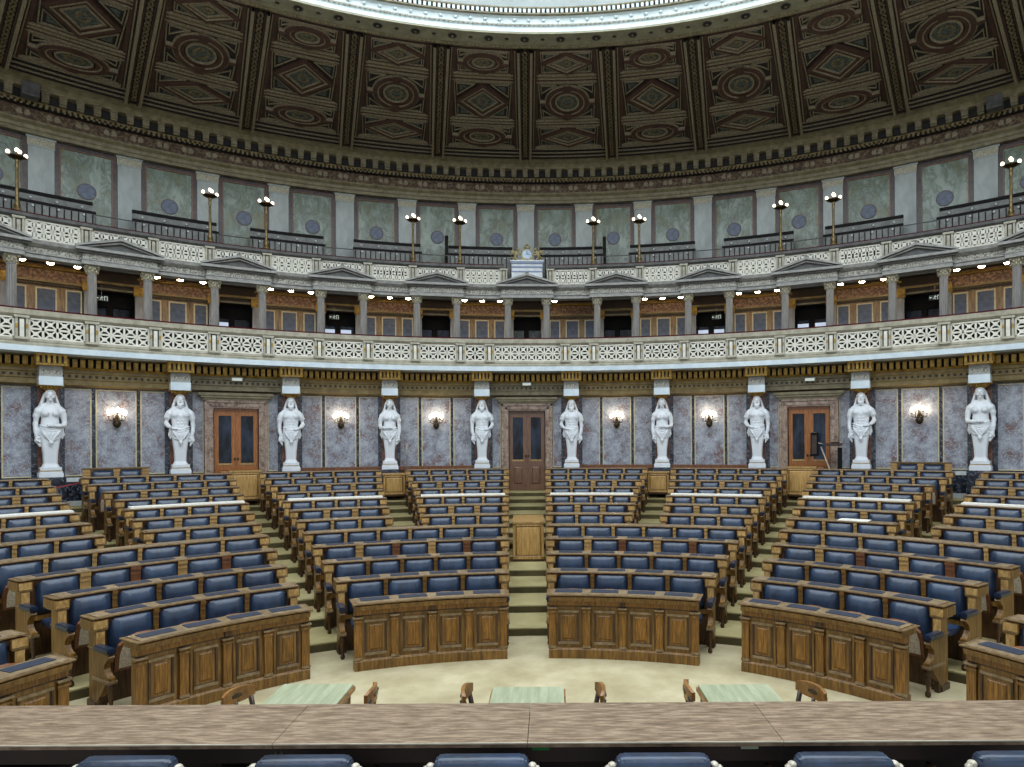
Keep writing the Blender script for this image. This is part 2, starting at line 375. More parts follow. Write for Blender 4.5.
b = MB(); b.prism(inn, 'y', -.008, .0, 'cane'); CANE = b.mesh('cane_panel'); CANE.transform(TS)
b = MB(); b.prism([(x, -z - .02) for x, z in out], 'z', -.02, .05, 'leather'); SEATDN = b.mesh('seat', False, .012)
b = MB(); b.box(-.035, .035, -.3, -.02, .625, .67, 'armpad'); MIDARM = b.mesh('arm_pad', True, .014)
def endpost_mesh(h):
    b = MB()
    b.box(-.045, .045, -.045, .12, 0, h, 'oak'); b.box(-.06, .06, -.06, .14, 0, .07, 'oak_dark'); b.box(-.078, .078, -.048, .25, h - .10, h, 'oak'); b.box(-.07, .07, -.055, .2, h - .115, h - .10, 'oak_edge')
    b.box(-.055, .055, -.056, .13, h - .30, h - .285, 'oak_edge'); b.box(-.042, .042, -.052, .1, h - .275, h - .125, 'oak_light'); b.box(-.066, .066, -.053, .1, h - .09, h - .01, 'oak_light')
    return b.mesh('end_post')
EPOST = endpost_mesh(.93 - .0)
BRK = MB(); BRK.prism([(-.10, .0), (-.10, -.07), (-.075, -.075), (-.06, -.12), (.0, -.12), (.0, 0)], 'x', -.06, .06, 'oak_dark'); BRK = BRK.mesh('bracket')

def phi_tab(t, i): return t[min(i, len(t) - 1)]
T_IN = [2.43, 2.30, 2.2, 2.14, 2.09, 2.04, 2.0, 1.96, 1.93, 1.9, 1.87, 1.85]
T_A1I = [21.85, 22.7, 23.2, 23.6, 23.9, 24.1, 24.3, 24.6, 24.75, 25.05, 25.3, 25.5]
T_A1O = [26.42, 26.65, 26.95, 27.15, 27.25, 27.4, 27.55, 27.6, 27.65, 27.7, 27.7, 27.7]
T_S1I = [0] * 5 + [11.5, 11.6, 11.65, 11.7, 11.8, 12.1, 12.2]
T_S1O = [0] * 5 + [14.5, 14.6, 14.65, 14.65, 14.65, 14.6, 14.5]
T_S2I = [0] * 5 + [37.4, 37.6, 37.65, 37.8, 38.2, 38.9, 39.0]
T_S2O = [0] * 5 + [40.3, 40.6, 40.85, 41.0, 41.1, 41.0, 41.0]
T_A2I = [44.4, 45.9, 47.2, 48.4, 49.7, 50.1, 50.5, 50.8, 51.1, 51.4, 51.7, 51.9]
T_A2O = [49.6, 50.9, 51.7]
NFULL = [4, 4, 5, 5, 6]
NHALF = {5: 3, 6: 3, 7: 4, 8: 4, 9: 4, 10: 5, 11: 5}
DOWN = {('L', 3): [0], ('CL', 1): [0, 3], ('CR', 1): [3, 2], ('R', 2): [4], ('CL', 2): [0], ('CR', 3): [4], ('L', 1): [3]}
TOPS = {}
def bench(i, a, bb, n, where, blk, seats):
    R0 = 5.9 + .885 * i; zf = .117 * max(i - 1, 0); zt = .86 + .117 * i
    OC, R0 = seat_circle(R0, 0 if blk[0] == 'C' else (1.2 if i < 5 else 1.0)); OFFC = Matrix.Translation((0, OC, 0))
    Rc = 5.9 + .885 * i
    a = seat_angle(a, Rc - .1, OC, R0 - .1); bb = seat_angle(bb, Rc - .1, OC, R0 - .1); mid = .5 * (a + bb)
    at0 = globals()['at']
    def at(phi, R, z=0.0, dx=0.0): return OFFC @ at0(phi, R, z, dx)
    W = at(mid, R0, zf)
    nm = {0: 'front_desk'}.get(i, 'bench_row')
    if i == 0: lab = 'oak panelled front desk with dark blue blotters, ' + where
    else: lab = ORD[i] + ' blue leather bench row from the front, ' + where
    t = thing(nm, W, lab, 'desk' if i == 0 else 'bench', 'oak front desks' if i == 0 else 'blue leather bench rows')
    TOPS[(blk, i)] = (R0, zt, a, bb, OFFC)
    dg = lambda m: math.degrees(m / R0)
    ns = max(3, int((bb - a) / 2.2))
    # desk top with stepped edge
    m = MB(); m.T = OFFC
    F = R0 - .10 if i == 0 else R0 - .05
    m.arc([(F, zt - .024), (F, zt - .011), (R0 + .27, zt - .011), (R0 + .27, zt - .024)], a, bb, 'oak_edge', ns)
    m.arc([(F + .022, zt - .011), (F + .025, zt), (R0 + .235, zt), (R0 + .24, zt - .011)], a + dg(.05), bb - dg(.05), 'oak_top', ns)
    m.arc([(F + .03, zt - .10), (F + .01, zt - .04), (R0 + .25, zt - .034), (R0 + .25, zt - .10)], a + dg(.03), bb - dg(.03), 'oak' if i == 0 else 'oak_dark', ns)
    obj('desktop', m.mesh('desktop'), None, t)
    m = MB(); m.T = OFFC
    e = dg(.06)
    if i == 0:
        m.arcbox(R0 + .02, R0 + .10, 0, zt - .055, a + e * .6, bb - e * .6, 'oak', ns)
        m.arc([(R0 - .035, 0), (R0 - .035, .115), (R0 - .01, .135), (R0 + .11, .135), (R0 + .11, 0)], a + e * .4, bb - e * .4, 'oak', ns)
        m.arcbox(R0 - .02, R0 + .1, zt - .165, zt - .095, a + e * .5, bb - e * .5, 'oak_face', ns)
        m.arcbox(R0 - .005, R0 + .08, zt - .185, zt - .165, a + e * .5, bb - e * .5, 'oak_dark', ns)
        m.box(-.035, .035, -.028, .0, zt - .16, zt - .10, 'oak_dark', at(mid, R0 - .02))
    else:
        m.arcbox(R0 + .01, R0 + .10, zf, zt - .055, a + e, bb - e, 'oak_dark', ns)
        m.arcbox(R0 - .015, R0 + .02, zf + .44, zf + .50, a + e, bb - e, 'oak', ns)
    obj('body', m.mesh('body'), None, t)
    if i == 0:
        L = rad(bb - a) * R0 - .1; pitch = L / n
        zz0, zz1 = .135, zt - .185
        for k in range(n + 1):
            ph = a + dg(.05 + pitch * k)
            w = .042 if 0 < k < n else .045
            if k == 0: ph += dg(.02)
            if k == n: ph -= dg(.02)
            q = MB()
            q.box(-w, w, -.02, .03, zz0, zz1, 'oak_face'); q.box(-w - .012, w + .012, -.035, .03, zz1 - .07, zz1 - .045, 'oak'); q.box(-w - .018, w + .018, -.045, .03, zz1 - .02, zz1, 'oak_top')
            q.box(-w - .008, w + .008, -.03, .03, zz0, zz0 + .03, 'oak_top')
            obj('pilaster', q.mesh('pilaster'), at(ph, R0), t)
        for k in range(n):
            ph = a + dg(.05 + pitch * (k + .5)); h = pitch * .5 - .07
            q = MB()
            q.box(-h, h, 0.0, .03, zz0, zz1, 'oak')
            q.box(-h + .03, h - .03, -.02, .0, zz1 - .075, zz1 - .045, 'oak_top'); q.box(-h + .03, h - .03, -.02, .0, zz0 + .05, zz0 + .08, 'oak_top')
            q.box(-h + .03, -h + .05, -.014, 0, zz0 + .08, zz1 - .075, 'oak_dark'); q.box(h - .05, h - .03, -.014, 0, zz0 + .08, zz1 - .075, 'oak_dark')
            q.frus(-h + .05, h - .05, zz0 + .08, zz1 - .075, -.003, .03, .006, 'oak_dark')
            q.frus(-h + .08, h - .08, zz0 + .11, zz1 - .105, .006, .02, -.012, 'oak_face')
            obj('panel', q.mesh('panel'), at(ph, R0), t)
            obj('blotter', BLOT, at(ph, R0 + .1, zt), t, (pitch * .76, 1, 1))
        return t
    L = rad(bb - a) * R0 - .26; pitch = L / n; w = pitch - .125 if i in (3, 6, 9) else min(.52, pitch - .06)
    zb = zt - .026 - PHT
    for s, ph in ((0, a + dg(.07)), (1, bb - dg(.07))):
        obj('end_post', EPOST, at(ph, R0, zf), t, (1, 1, (zt - .04 - zf) / .93))
    for k in range(n):
        ph = a + dg(.13 + pitch * (k + .5))
        obj('back_pad', PAD, at(ph, R0, zb), t, (w, 1, 1))
        if i <= 3: obj('blotter', BLOT, at(ph, R0 + .1, zt), t, (pitch * .74, 1, 1))
        if k: obj('post', POSTO if i <= 2 else POSTD if (i == 3 and k % 2 == 0) else POST, at(a + dg(.13 + pitch * k), R0, zb), t, (pitch - w - .004, 1, 1))
        if k and i <= 2: obj('arm_pad', MIDARM, at(a + dg(.13 + pitch * k), R0, zf), t)
        if seats == 'all' or k == 0 or k == n - 1:
            if k in DOWN.get((blk, i), []):
                tag(obj('seat', SEATDN, at(ph, R0 - .09, zf + .42), t), 'blue leather seat folded down')
            else:
                so = obj('seat', SEATUP, at(ph, R0 - .15, zf + .38), t)
                obj('cane_panel', CANE, at(ph, R0 - .172, zf + .38), so)
    if blk[-1] != '0':
        for s, ph in ((0, a + dg(.045)), (1, bb - dg(.045))):
            ao = obj('armrest', ARM, at(ph, R0, zf), t)
            obj('arm_pad', ARMPAD, at(ph, R0, zf), ao)
            obj('leg', LEG, at(ph, R0, zf), ao)
    return t

CP = {'CL': 'block left of the centre aisle', 'CR': 'block right of the centre aisle', 'L': 'far left block', 'R': 'far right block',
      'OL': 'corner block at the left edge', 'OR': 'corner block at the right edge'}
for i in range(12):
    for sg, C, F, O in ((-1, 'CL', 'L', 'OL'), (1, 'CR', 'R', 'OR')):
        def blk(x0, x1, n, where, key, seats):
            a, c = (x0, x1) if sg > 0 else (-x1, -x0)
            return bench(i, a, c, n, where, key, seats)
        st = 'all' if i <= 3 else 'ends'
        if i <= 4:
            blk(T_IN[i], T_A1I[i], NFULL[i], CP[C], C, st)
            blk(T_A1O[i], T_A2I[i], NFULL[i], CP[F], F, st)
        else:
            n = NHALF[i]
            blk(T_IN[i], T_S1I[i], n, CP[C] + ', inner half', C + 'i', st)
            blk(T_S1O[i], T_A1I[i], n, CP[C] + ', outer half', C + 'o', st)
            blk(T_A1O[i], T_S2I[i], n, CP[F] + ', half nearer the centre', F + 'i', st)
            blk(T_S2O[i], T_A2I[i], n, CP[F] + ', half nearer the edge', F + 'o', st)
        if i <= 1: blk(T_A2O[i], 69, 4, CP[O], O, st)
        elif i == 2 and sg > 0: pass

# short top benches against the wall
for sg, side in ((-1, 'left'), (1, 'right')):
    a, c = sorted((sg * 34.0, sg * 38.5)); R0 = 16.62; zf = 1.404
    t = thing('wall_bench', at(.5 * (a + c), R0, zf), 'short oak two-seat bench against the wall beside the %smost statue' % side, 'bench', 'short wall benches')
    m = MB(); m.arcbox(R0, R0 + .09, zf, 2.30, a, c, 'oak', 4); m.arcbox(R0 - .04, R0 + .12, 2.29, 2.32, a - .1, c + .1, 'oak_edge', 4); obj('body', m.mesh('body'), None, t)
    for k in (0, 1):
        obj('back_pad', PAD, at(a + (c - a) * (.29 + .42 * k), R0 + .02, 1.82), t, (.46, 1, 1))
    for f in (.04, .5, .96): obj('post', POST, at(a + (c - a) * f, R0 + .02, 1.82), t, (.14, 1, 1.02))

# white paper strips on the eighth tops
for key, wh in (('CLi', 'left of the centre aisle, inner half'), ('CLo', 'left of the centre aisle, outer half'), ('CRi', 'right of the centre aisle, inner half'),
                ('CRo', 'right of the centre aisle, outer half'), ('Li', 'far left block, half nearer the centre'), ('Lo', 'far left block, half nearer the edge'),
                ('Ri', 'far right block, half nearer the centre'), ('Ro', 'far right block, half nearer the edge')):
    R0, zt, a, c, OFFC = TOPS[(key, 7)]
    m = MB(); m.T = OFFC; m.arc([(R0 - .02, zt + .002), (R0 - .02, zt + .03), (R0 + .22, zt + .034), (R0 + .22, zt + .002)], a + .5, c - .4, 'paper', 8)
    tag(obj('paper_strip', m.mesh('paper_strip')), 'long white paper strip on the bench top, ' + wh, 'paper', 'white paper strips', 'thing')
R5, z5, a5, c5, OFFC = TOPS[('Ri', 5)]
m = MB(); m.box(-.25, .25, -.12, .1, 0, .012, 'paper'); m.box(-.22, .26, -.1, .11, .012, .02, 'paper')
tag(obj('paper_sheets', m.mesh('paper_sheets'), OFFC @ at(a5 + (c5 - a5) * .62, R5 + .1, z5 + .001)), 'loose white papers lying on a bench top in the far right block', 'paper', None, 'thing')

# ------------------------------------------------------------------ aisle cabinets
def cabinet(phi, R, z, w, h, d, label):
    t = thing('aisle_cabinet', at(phi, R, z), label, 'cabinet', 'oak cabinets in the aisles')
    m = MB(); m.box(-w, w, 0, d, 0, h - .03, 'cab'); m.box(-w - .01, w + .01, -.02, d, 0, .05, 'oak_dark')
    obj('body', m.mesh('body'), WM[t], t)
    m = MB(); m.box(-w - .02, w + .02, -.04, d, h - .04, h, 'oak_light'); obj('top', m.mesh('top', False, .006), WM[t], t)
    m = MB(); i = .05
    m.box(-w, -w + i, -.018, 0, .05, h - .04, 'cab'); m.box(w - i, w, -.018, 0, .05, h - .04, 'cab'); m.box(-w, w, -.018, 0, h - .04 - i, h - .04, 'cab'); m.box(-w, w, -.018, 0, .05, .05 + i, 'cab')
    m.frus(-w + i, w - i, .05 + i, h - .04 - i, -.016, .016, -.002, 'oak'); m.frus(-w + i + .02, w - i - .02, .07 + i, h - .06 - i, -.001, .02, -.008, 'cab')
    obj('front_panel', m.mesh('front_panel'), WM[t], t)
cabinet(0.1, 10.47, .468, .31, .80, 1.3, 'oak cabinet standing in the middle of the centre aisle')
for sg, sd in ((-1, 'left'), (1, 'right')):
    cabinet(sg * 13.2, 16.1, 1.404, .29, .62, .55, 'oak cabinet under a statue, first %s of the centre door' % sd)
    cabinet(sg * 26.6, 16.1, 1.404, .36, .78, .55, 'oak cabinet in front of the %s door' % sd)

# ------------------------------------------------------------------ lower wall with doors
DOORS = (0, 27, -27)
m = MB(); RW = 17.45
cuts = [-PH] + sorted(sum([[d - 2.2, d + 2.2] for d in DOORS], [])) + [PH]
for k in range(0, len(cuts), 2): m.arcbox(RW, RW + .4, 1.404, 4.6, cuts[k], cuts[k + 1], 'blackm')
for d in DOORS: m.arcbox(RW, RW + .4, 3.84, 4.6, d - 2.2, d + 2.2, 'blackm')
# dado and its cap, stopped at the doors
for k in range(0, len(cuts), 2):
    m.arcbox(RW - .10, RW, 1.404, 2.0, cuts[k], cuts[k + 1], 'blackm'); m.arcbox(RW - .14, RW, 1.404, 1.52, cuts[k], cuts[k + 1], 'light_stone'); m.arcbox(RW - .14, RW, 1.98, 2.08, cuts[k], cuts[k + 1], 'light_stone')
wall = structure('wall_back', m.mesh('wall_back'))
def panel_mesh(w, z0, z1):
    q = MB(); q.box(-w, w, -.035, .01, z0, z1, 'panel')
    f = .028
    q.box(-w - f, -w, -.045, .01, z0 - f, z1 + f, 'ochre_l'); q.box(w, w + f, -.045, .01, z0 - f, z1 + f, 'ochre_l'); q.box(-w, w, -.045, .01, z1, z1 + f, 'ochre_l'); q.box(-w, w, -.045, .01, z0 - f, z0, 'ochre_l')
    return q.mesh('marble_panel')
dm = 17.45 * PI / 180
PSIDE = panel_mesh(.90 * dm, 2.14, 4.2); PMID = panel_mesh(1.32 * dm, 2.14, 4.2); PNAR = panel_mesh(.42 * dm, 2.14, 4.2)
for n in range(-7, 8):
    if n in (0, 3, -3):
        for s in (-1, 1): obj('marble_panel', PNAR, at(9 * n + s * 3.1, RW), wall)
    else:
        obj('marble_panel', PMID, at(9 * n + .0, RW), wall)
        for s in (-1, 1): obj('marble_panel', PSIDE, at(9 * n + s * 2.68, RW), wall)
q = MB(); q.box(-.32, .32, -.06, .0, 2.08, 4.3, 'blackm'); q.box(-.21, .21, -.12, -.06, 2.08, 4.3, 'brownm'); NICHE = q.mesh('statue_backing')
for n in range(-7, 7): obj('statue_backing', NICHE, at(9 * n + 4.5, RW), wall)
# wooden rail low on the wall behind the last rows
k = 0
for n in (-2, -1, 1, 2):
    m = MB(); m.arcbox(RW - .30, RW - .11, 2.09, 2.19, 9 * n - 3.7, 9 * n + 3.7, 'redwood'); m.arcbox(RW - .28, RW - .13, 1.404, 2.09, 9 * n - 3.6, 9 * n + 3.6, 'oak_dark'); k += 1
    structure('trim_%d' % (20 + k), m.mesh('trim'))

def door(idx, phi, wood, label_glass):
    w = .56; zt = 3.84; z0 = 1.404
    W = at(phi, RW)
    q = MB()   # stone casing with stepped mouldings and a projecting cornice
    for s in (-1, 1):
        q.box(min(s * w, s * (w + .20)), max(s * w, s * (w + .20)), -.14, .2, z0, zt + .20, 'doorm')
        q.box(min(s * (w + .04), s * (w + .10)), max(s * (w + .04), s * (w + .10)), -.165, 0, z0, zt + .10, 'doorm')
        q.box(min(s * (w + .15), s * (w + .21)), max(s * (w + .15), s * (w + .21)), -.18, 0, z0, zt + .21, 'doorm')
    q.box(-w, w, -.14, .2, zt, zt + .20, 'doorm'); q.box(-w - .10, w + .10, -.165, 0, zt + .04, zt + .10, 'doorm'); q.box(-w - .21, w + .21, -.18, 0, zt + .15, zt + .21, 'doorm')
    q.box(-w - .24, w + .24, -.2, 0, zt + .21, zt + .27, 'ochre_grey'); q.box(-w - .30, w + .30, -.26, 0, zt + .27, zt + .33, 'ochre_grey'); q.box(-w - .36, w + .36, -.30, 0, zt + .33, zt + .40, 'ochre_grey')
    d = structure('door_%d' % idx, q.mesh('door'), W)
    q = MB(); q.box(-w - .2, w + .2, .33, .36, z0, zt + .2, 'black'); q.box(-w, w, -.02, .1, zt - .065, zt, wood); obj('reveal', q.mesh('reveal'), W, d)  # black sheet stands in for the dark room behind the glass
    for s in (-1, 1):
        x0, x1 = (0.008, w - .02) if s > 0 else (-w + .02, -.008)
        q = MB(); f = .11
        q.box(x0, x0 + f, .0, .06, z0 + .01, zt - .06, wood); q.box(x1 - f, x1, .0, .06, z0 + .01, zt - .06, wood)
        q.box(x0 + f, x1 - f, .003, .06, zt - .2, zt - .06, wood); q.box(x0 + f, x1 - f, .003, .06, 2.16, 2.34, wood); q.box(x0 + f, x1 - f, .003, .06, z0 + .01, z0 + .18, wood)
        q.box(x0 + f, x1 - f, .02, .05, z0 + .18, 2.16, wood); q.frus(x0 + f + .02, x1 - f - .02, z0 + .2, 2.14, .02, .04, -.006, wood)
        q.box(x0 + f - .015, x1 - f + .015, -.015, .0, 2.30, 2.35, 'oak_light')
        if s < 0: q.box(-.02, .03, -.02, .02, z0, zt - .06, wood)
        lf = obj('door_leaf', q.mesh('door_leaf'), W, d)
        q = MB(); q.box(x0 + f, x1 - f, .028, .036, 2.34, zt - .2, label_glass); obj('glass', q.mesh('glass'), W, lf)
    q = MB(); q.box(-.06, -.02, -.05, -.01, 2.44, 2.50, 'bronze'); q.box(.02, .06, -.05, -.01, 2.44, 2.50, 'bronze'); q.ball((-.045, -.06, 2.47), .022, 'bronze'); q.ball((.045, -.06, 2.47), .022, 'bronze')
    obj('door_handle', q.mesh('door_handle', True), W, d)
door(1, 0, 'doorwood2', 'glassdark'); door(2, -27, 'doorwood', 'glassdark'); door(3, 27, 'doorwood', 'glassdark')

# ------------------------------------------------------------------ lower entablature and balcony
m = MB()
for n in range(-7, 8):
    m.arc([(RW - .02, 4.26), (RW - .25, 4.30), (RW - .25, 4.42), (RW - .29, 4.43), (RW - .29, 4.56), (RW - .33, 4.58), (RW - .33, 4.68), (RW + .3, 4.68), (RW + .3, 4.26)], 9 * n - 4.5, 9 * n + 4.5, 'ochre_grey' if n in (-3, 0, 3) else 'ochre')
tr = structure('trim_1', m.mesh('trim'))
m = MB(); m.arcbox(RW - .34, RW - .28, 4.69, 4.92, -PH, PH, 'black'); m.arc([(RW - .42, 4.92), (RW - .52, 4.97), (RW - .2, 4.97), (RW - .2, 4.92)], -PH, PH, 'ochre_grey')
m.arc([(RW - .40, 4.66), (RW - .42, 4.70), (RW - .28, 4.70), (RW - .28, 4.66)], -PH, PH, 'gold')
obj('dentil_ground', m.mesh('dentil_ground'), None, tr)
q = MB()
a = -PH
while a < PH:
    q.box(-.048, .048, -.08, .02, 4.71, 4.90, 'gold', at(a, RW - .34)); a += .52
obj('dentils', q.mesh('dentils'), None, tr)
q = MB(); a = -PH
while a < PH:
    q.box(-.03, .03, -.008, .0, 4.47, 4.53, 'shadow_brown', at(a, RW - .29)); a += .45
obj('frieze_rosettes', q.mesh('frieze_rosettes'), None, tr)
# bracket blocks over the statues
def bracket():
    q = MB()
    q.box(-.26, .26, -.80, -.2, 4.70, 4.93, 'shadow_brown'); q.box(-.30, .30, -.86, -.2, 4.90, 4.95, 'gold'); q.box(-.29, .29, -.84, -.2, 4.68, 4.73, 'gold')
    for k in range(6): q.box(-.28 + k * .1, -.225 + k * .1, -.86, -.78, 4.73, 4.90, 'gold')
    for s in (-1, 1):
        for k in range(4): q.box(s * .285 - .02, s * .285 + .02, -.72 + k * .12, -.66 + k * .12, 4.73, 4.90, 'gold')
    q.box(-.215, .215, -.68, -.2, 4.44, 4.68, 'stone'); q.box(-.18, .18, -.69, -.6, 4.50, 4.60, 'relief'); q.box(-.225, .225, -.69, -.2, 4.24, 4.44, 'fascia')
    return q.mesh('statue_bracket')
BR = bracket()
for n in range(-7, 7): obj('statue_bracket', BR, at(9 * n + 4.5, RW), tr)
RB = 16.45
m = MB()
m.arc([(RB - .06, 4.94), (RB - .06, 5.07), (RB + 2.6, 5.07), (RB + 2.6, 4.97), (RB + .5, 4.97), (RB + .42, 4.94)], -PH, PH, 'fascia')
bal = structure('floor_balcony', m.mesh('balcony'))
bal.name = 'trim_2'
m = MB(); m.arc([(RB + .0, 5.07), (RB - .02, 5.12), (RB + .02, 5.17), (RB + .2, 5.17), (RB + .2, 5.07)], -PH, PH, 'balus'); obj('balcony_moulding', m.mesh('balcony_moulding'), None, bal)

bt = thing('balustrade', at(0, RB, 5.17), 'long cream lattice balustrade along the lower gallery', 'balustrade')
m = MB(); m.arc([(RB + .02, 5.70), (RB - .05, 5.75), (RB - .07, 5.86), (RB + .2, 5.86), (RB + .16, 5.70)], -PH, PH, 'balus')
rl = obj('rail', m.mesh('rail'), None, bt)
m = MB(); m.arcbox(RB - .03, RB + .16, 5.86, 5.90, -PH, PH, 'velvet'); tag(obj('rail_cushion', m.mesh('rail_cushion'), None, rl), 'dark red velvet cushion on the rail')
m = MB(); m.arc([(RB + .0, 5.17), (RB + .0, 5.23), (RB + .14, 5.23), (RB + .14, 5.17)], -PH, PH, 'balus'); obj('base', m.mesh('base'), None, bt)
LAT = {}
def lattice(w, h, nx, nz, ring=False, back='black'):
    q = MB(); q.box(-w / 2, w / 2, .05, .07, 0, h, back)  # black sheet stands in for the dark seen through the openwork
    cw, ch = w / nx, h / nz; t = .022
    q.box(-w / 2, w / 2, -.01, .05, 0, .035, 'lattice'); q.box(-w / 2, w / 2, -.01, .05, h - .035, h, 'lattice')
    q.box(-w / 2, -w / 2 + .035, -.01, .05, 0, h, 'lattice'); q.box(w / 2 - .035, w / 2, -.01, .05, 0, h, 'lattice')
    for i in range(nx + 1):
        x = -w / 2 + i * cw; q.box(x - t, x + t, 0, .045, 0, h, 'lattice')
    for j in range(nz + 1):
        z = j * ch; q.box(-w / 2, w / 2, 0.001, .044, max(z - t, 0), min(z + t, h), 'lattice')
    for i in range(nx):
        for j in range(nz):
            c = Vector((-w / 2 + (i + .5) * cw, .02, (j + .5) * ch)); L = math.hypot(cw, ch) / 2
            for s in (-1, 1):
                T = Matrix.Translation(c) @ Matrix.Rotation(s * math.atan2(ch, cw), 4, 'Y')
                q.box(-L, L, -.012, .014, -.017, .017, 'lattice', T)
            q.lathe([(.05, 0), (.05, .02)], 8, 'lattice', T=Matrix.Translation(c + Vector((0, .0, 0))) @ Matrix.Rotation(PI / 2, 4, 'X'))
            for sx in (-1, 1):
                for sz in (-1, 1):
                    x = c.x + sx * cw / 2; z = c.z + sz * ch / 2; k = .05 if not ring else .075
                    q.add([(x, .0, z), (x - sx * k, .0, z), (x, .0, z - sz * k)], [(0, 1, 2)], 'lattice')
                    if ring:
                        q.add([(c.x, .004, c.z + sz * .012), (c.x + sx * .055, .004, c.z + sz * .0), (c.x, .004, c.z + sz * .055)], [(0, 1, 2)], 'lattice')
    return q.mesh('panel')
def pedestal(h, w=.115, mid='lattice', gd=True):
    q = MB(); q.box(-w, -w * .62, -.05, .12, 0, h, 'balus'); q.box(w * .62, w, -.05, .12, 0, h, 'balus'); q.box(-w, w, .0, .12, 0, h, 'shade_stone')
    q.box(-w * .34, w * .34, -.045, .02, .05, h - .06, mid); q.box(-w - .02, w + .02, -.075, .13, h - .03, h + .02, 'balus'); q.box(-w - .02, w + .02, -.07, .13, 0, .05, 'balus')
    if gd:
        for s in (-1, 1): q.box(s * w * .82 - .02, s * w * .82 + .02, -.065, -.04, h * .48, h * .66, 'gold')
    return q.mesh('pedestal')
PED = pedestal(.50)
dB = RB * PI / 180
peds = [-3.85, 3.85] + [s * (6.75 + 4.5 * k) for s in (-1, 1) for k in range(0, 13)]
peds.sort()
for p in peds: obj('pedestal', PED, at(G(p), RB, 5.20), bt)
for p, p2 in zip(peds, peds[1:]):
    w = (p2 - p) * dB - .25; nx = max(2, round(w / .247)); key = round(w, 2)
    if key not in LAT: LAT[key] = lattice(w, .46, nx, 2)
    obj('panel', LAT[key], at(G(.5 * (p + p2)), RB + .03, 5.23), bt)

# ------------------------------------------------------------------ loggia
RL = 18.75
m = MB()
def lw(a, c, mt): m.arcbox(RL, RL + .2, 5.07, 7.6, a, c, mt, 4)
for n in range(-8, 8): lw(9 * n + 2.0, 9 * n + 7.0, 'logwall')
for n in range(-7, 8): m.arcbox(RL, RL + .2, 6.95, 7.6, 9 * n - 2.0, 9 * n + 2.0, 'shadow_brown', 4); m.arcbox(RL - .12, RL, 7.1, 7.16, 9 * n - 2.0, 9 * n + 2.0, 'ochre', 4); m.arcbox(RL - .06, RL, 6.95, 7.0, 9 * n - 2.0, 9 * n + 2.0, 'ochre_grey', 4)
m.arcbox(RL + .42, RL + .5, 5.07, 7.6, -PH, PH, 'black')  # black backing added to close the gaps behind the box doors
lwall = structure('wall_loggia', m.mesh('wall_loggia'))
def logpanel(w):
    q = MB(); q.box(-w, w, -.02, .01, 5.1, 6.80, 'logblue'); f = .035
    q.box(-w - f, -w, -.05, .01, 5.1, 6.835, 'ochre_l'); q.box(w, w + f, -.05, .01, 5.1, 6.835, 'ochre_l'); q.box(-w, w, -.05, .01, 6.80, 6.835, 'ochre_l')
    return q.mesh('wall_panel')
LPM, LPS = logpanel(.185), logpanel(.14)
q = MB(); q.box(-.9, .9, -.06, .02, 7.02, 7.28, 'logfrieze'); q.box(-.95, .95, -.12, .02, 7.30, 7.34, 'gold'); q.box(-.95, .95, -.10, .02, 6.96, 7.01, 'ochre'); q.box(-.95, .95, -.07, .02, 6.89, 6.92, 'shadow_brown')
LFR = q.mesh('wall_frieze')
q = MB(); q.box(-.12, .12, -.1, .02, 5.07, 6.86, 'column'); q.box(-.15, .15, -.13, .02, 6.86, 7.1, 'gold'); LPIL = q.mesh('wall_pilaster')
for n in range(-7, 7):
    c = 9 * n + 4.5
    obj('wall_frieze', LFR, at(G(c), RL), lwall)
    obj('wall_panel', LPM, at(G(c), RL), lwall)
    for s in (-1, 1):
        obj('wall_panel', LPS, at(G(c + s * 1.75), RL), lwall)
        obj('wall_pilaster', LPIL, at(G(c + s * 2.75), RL - .02), lwall)
# doors of the boxes, coloured black for the shade inside the openings
di = 4
for n in range(-5, 6):
    W = at(9 * n, RL)
    q = MB(); w = .62
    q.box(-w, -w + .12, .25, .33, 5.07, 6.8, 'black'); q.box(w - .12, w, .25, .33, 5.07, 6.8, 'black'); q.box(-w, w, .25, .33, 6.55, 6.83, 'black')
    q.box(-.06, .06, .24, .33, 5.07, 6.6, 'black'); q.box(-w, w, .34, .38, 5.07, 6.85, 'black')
    if n: q.box(-w, w, .24, .33, 6.18, 6.26, 'black')
    d = structure('door_%d' % di, q.mesh('door'), W); di += 1
    for s in (-1, 1):
        g = 'glassgreen' if n == 0 else 'glassdark'
        zz = (5.3, 6.66) if n == 0 else (6.28, 6.53)
        q = MB(); q.box(min(s * .08, s * .48), max(s * .08, s * .48), .27, .3, zz[0], zz[1], g); obj('glass', q.mesh('glass'), W, d)
        if abs(n) in (2, 3):
            if n == -3 and s > 0: continue
            q = MB(); q.box(min(s * .09, s * .40), max(s * .09, s * .40), .22, .235, 5.3, 6.42, 'glasslit'); tag(obj('window_pane', q.mesh('window_pane'), W, d), 'pale daylit pane')
# ceiling of the loggia and upper gallery floor
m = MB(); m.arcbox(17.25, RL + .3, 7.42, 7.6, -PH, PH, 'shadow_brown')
m.arcbox(17.35, 17.5, 7.34, 7.44, -PH, PH, 'ochre'); m.arcbox(17.9, 18.05, 7.34, 7.44, -PH, PH, 'shadow_brown')
structure('ceiling_loggia', m.mesh('ceiling_loggia'))
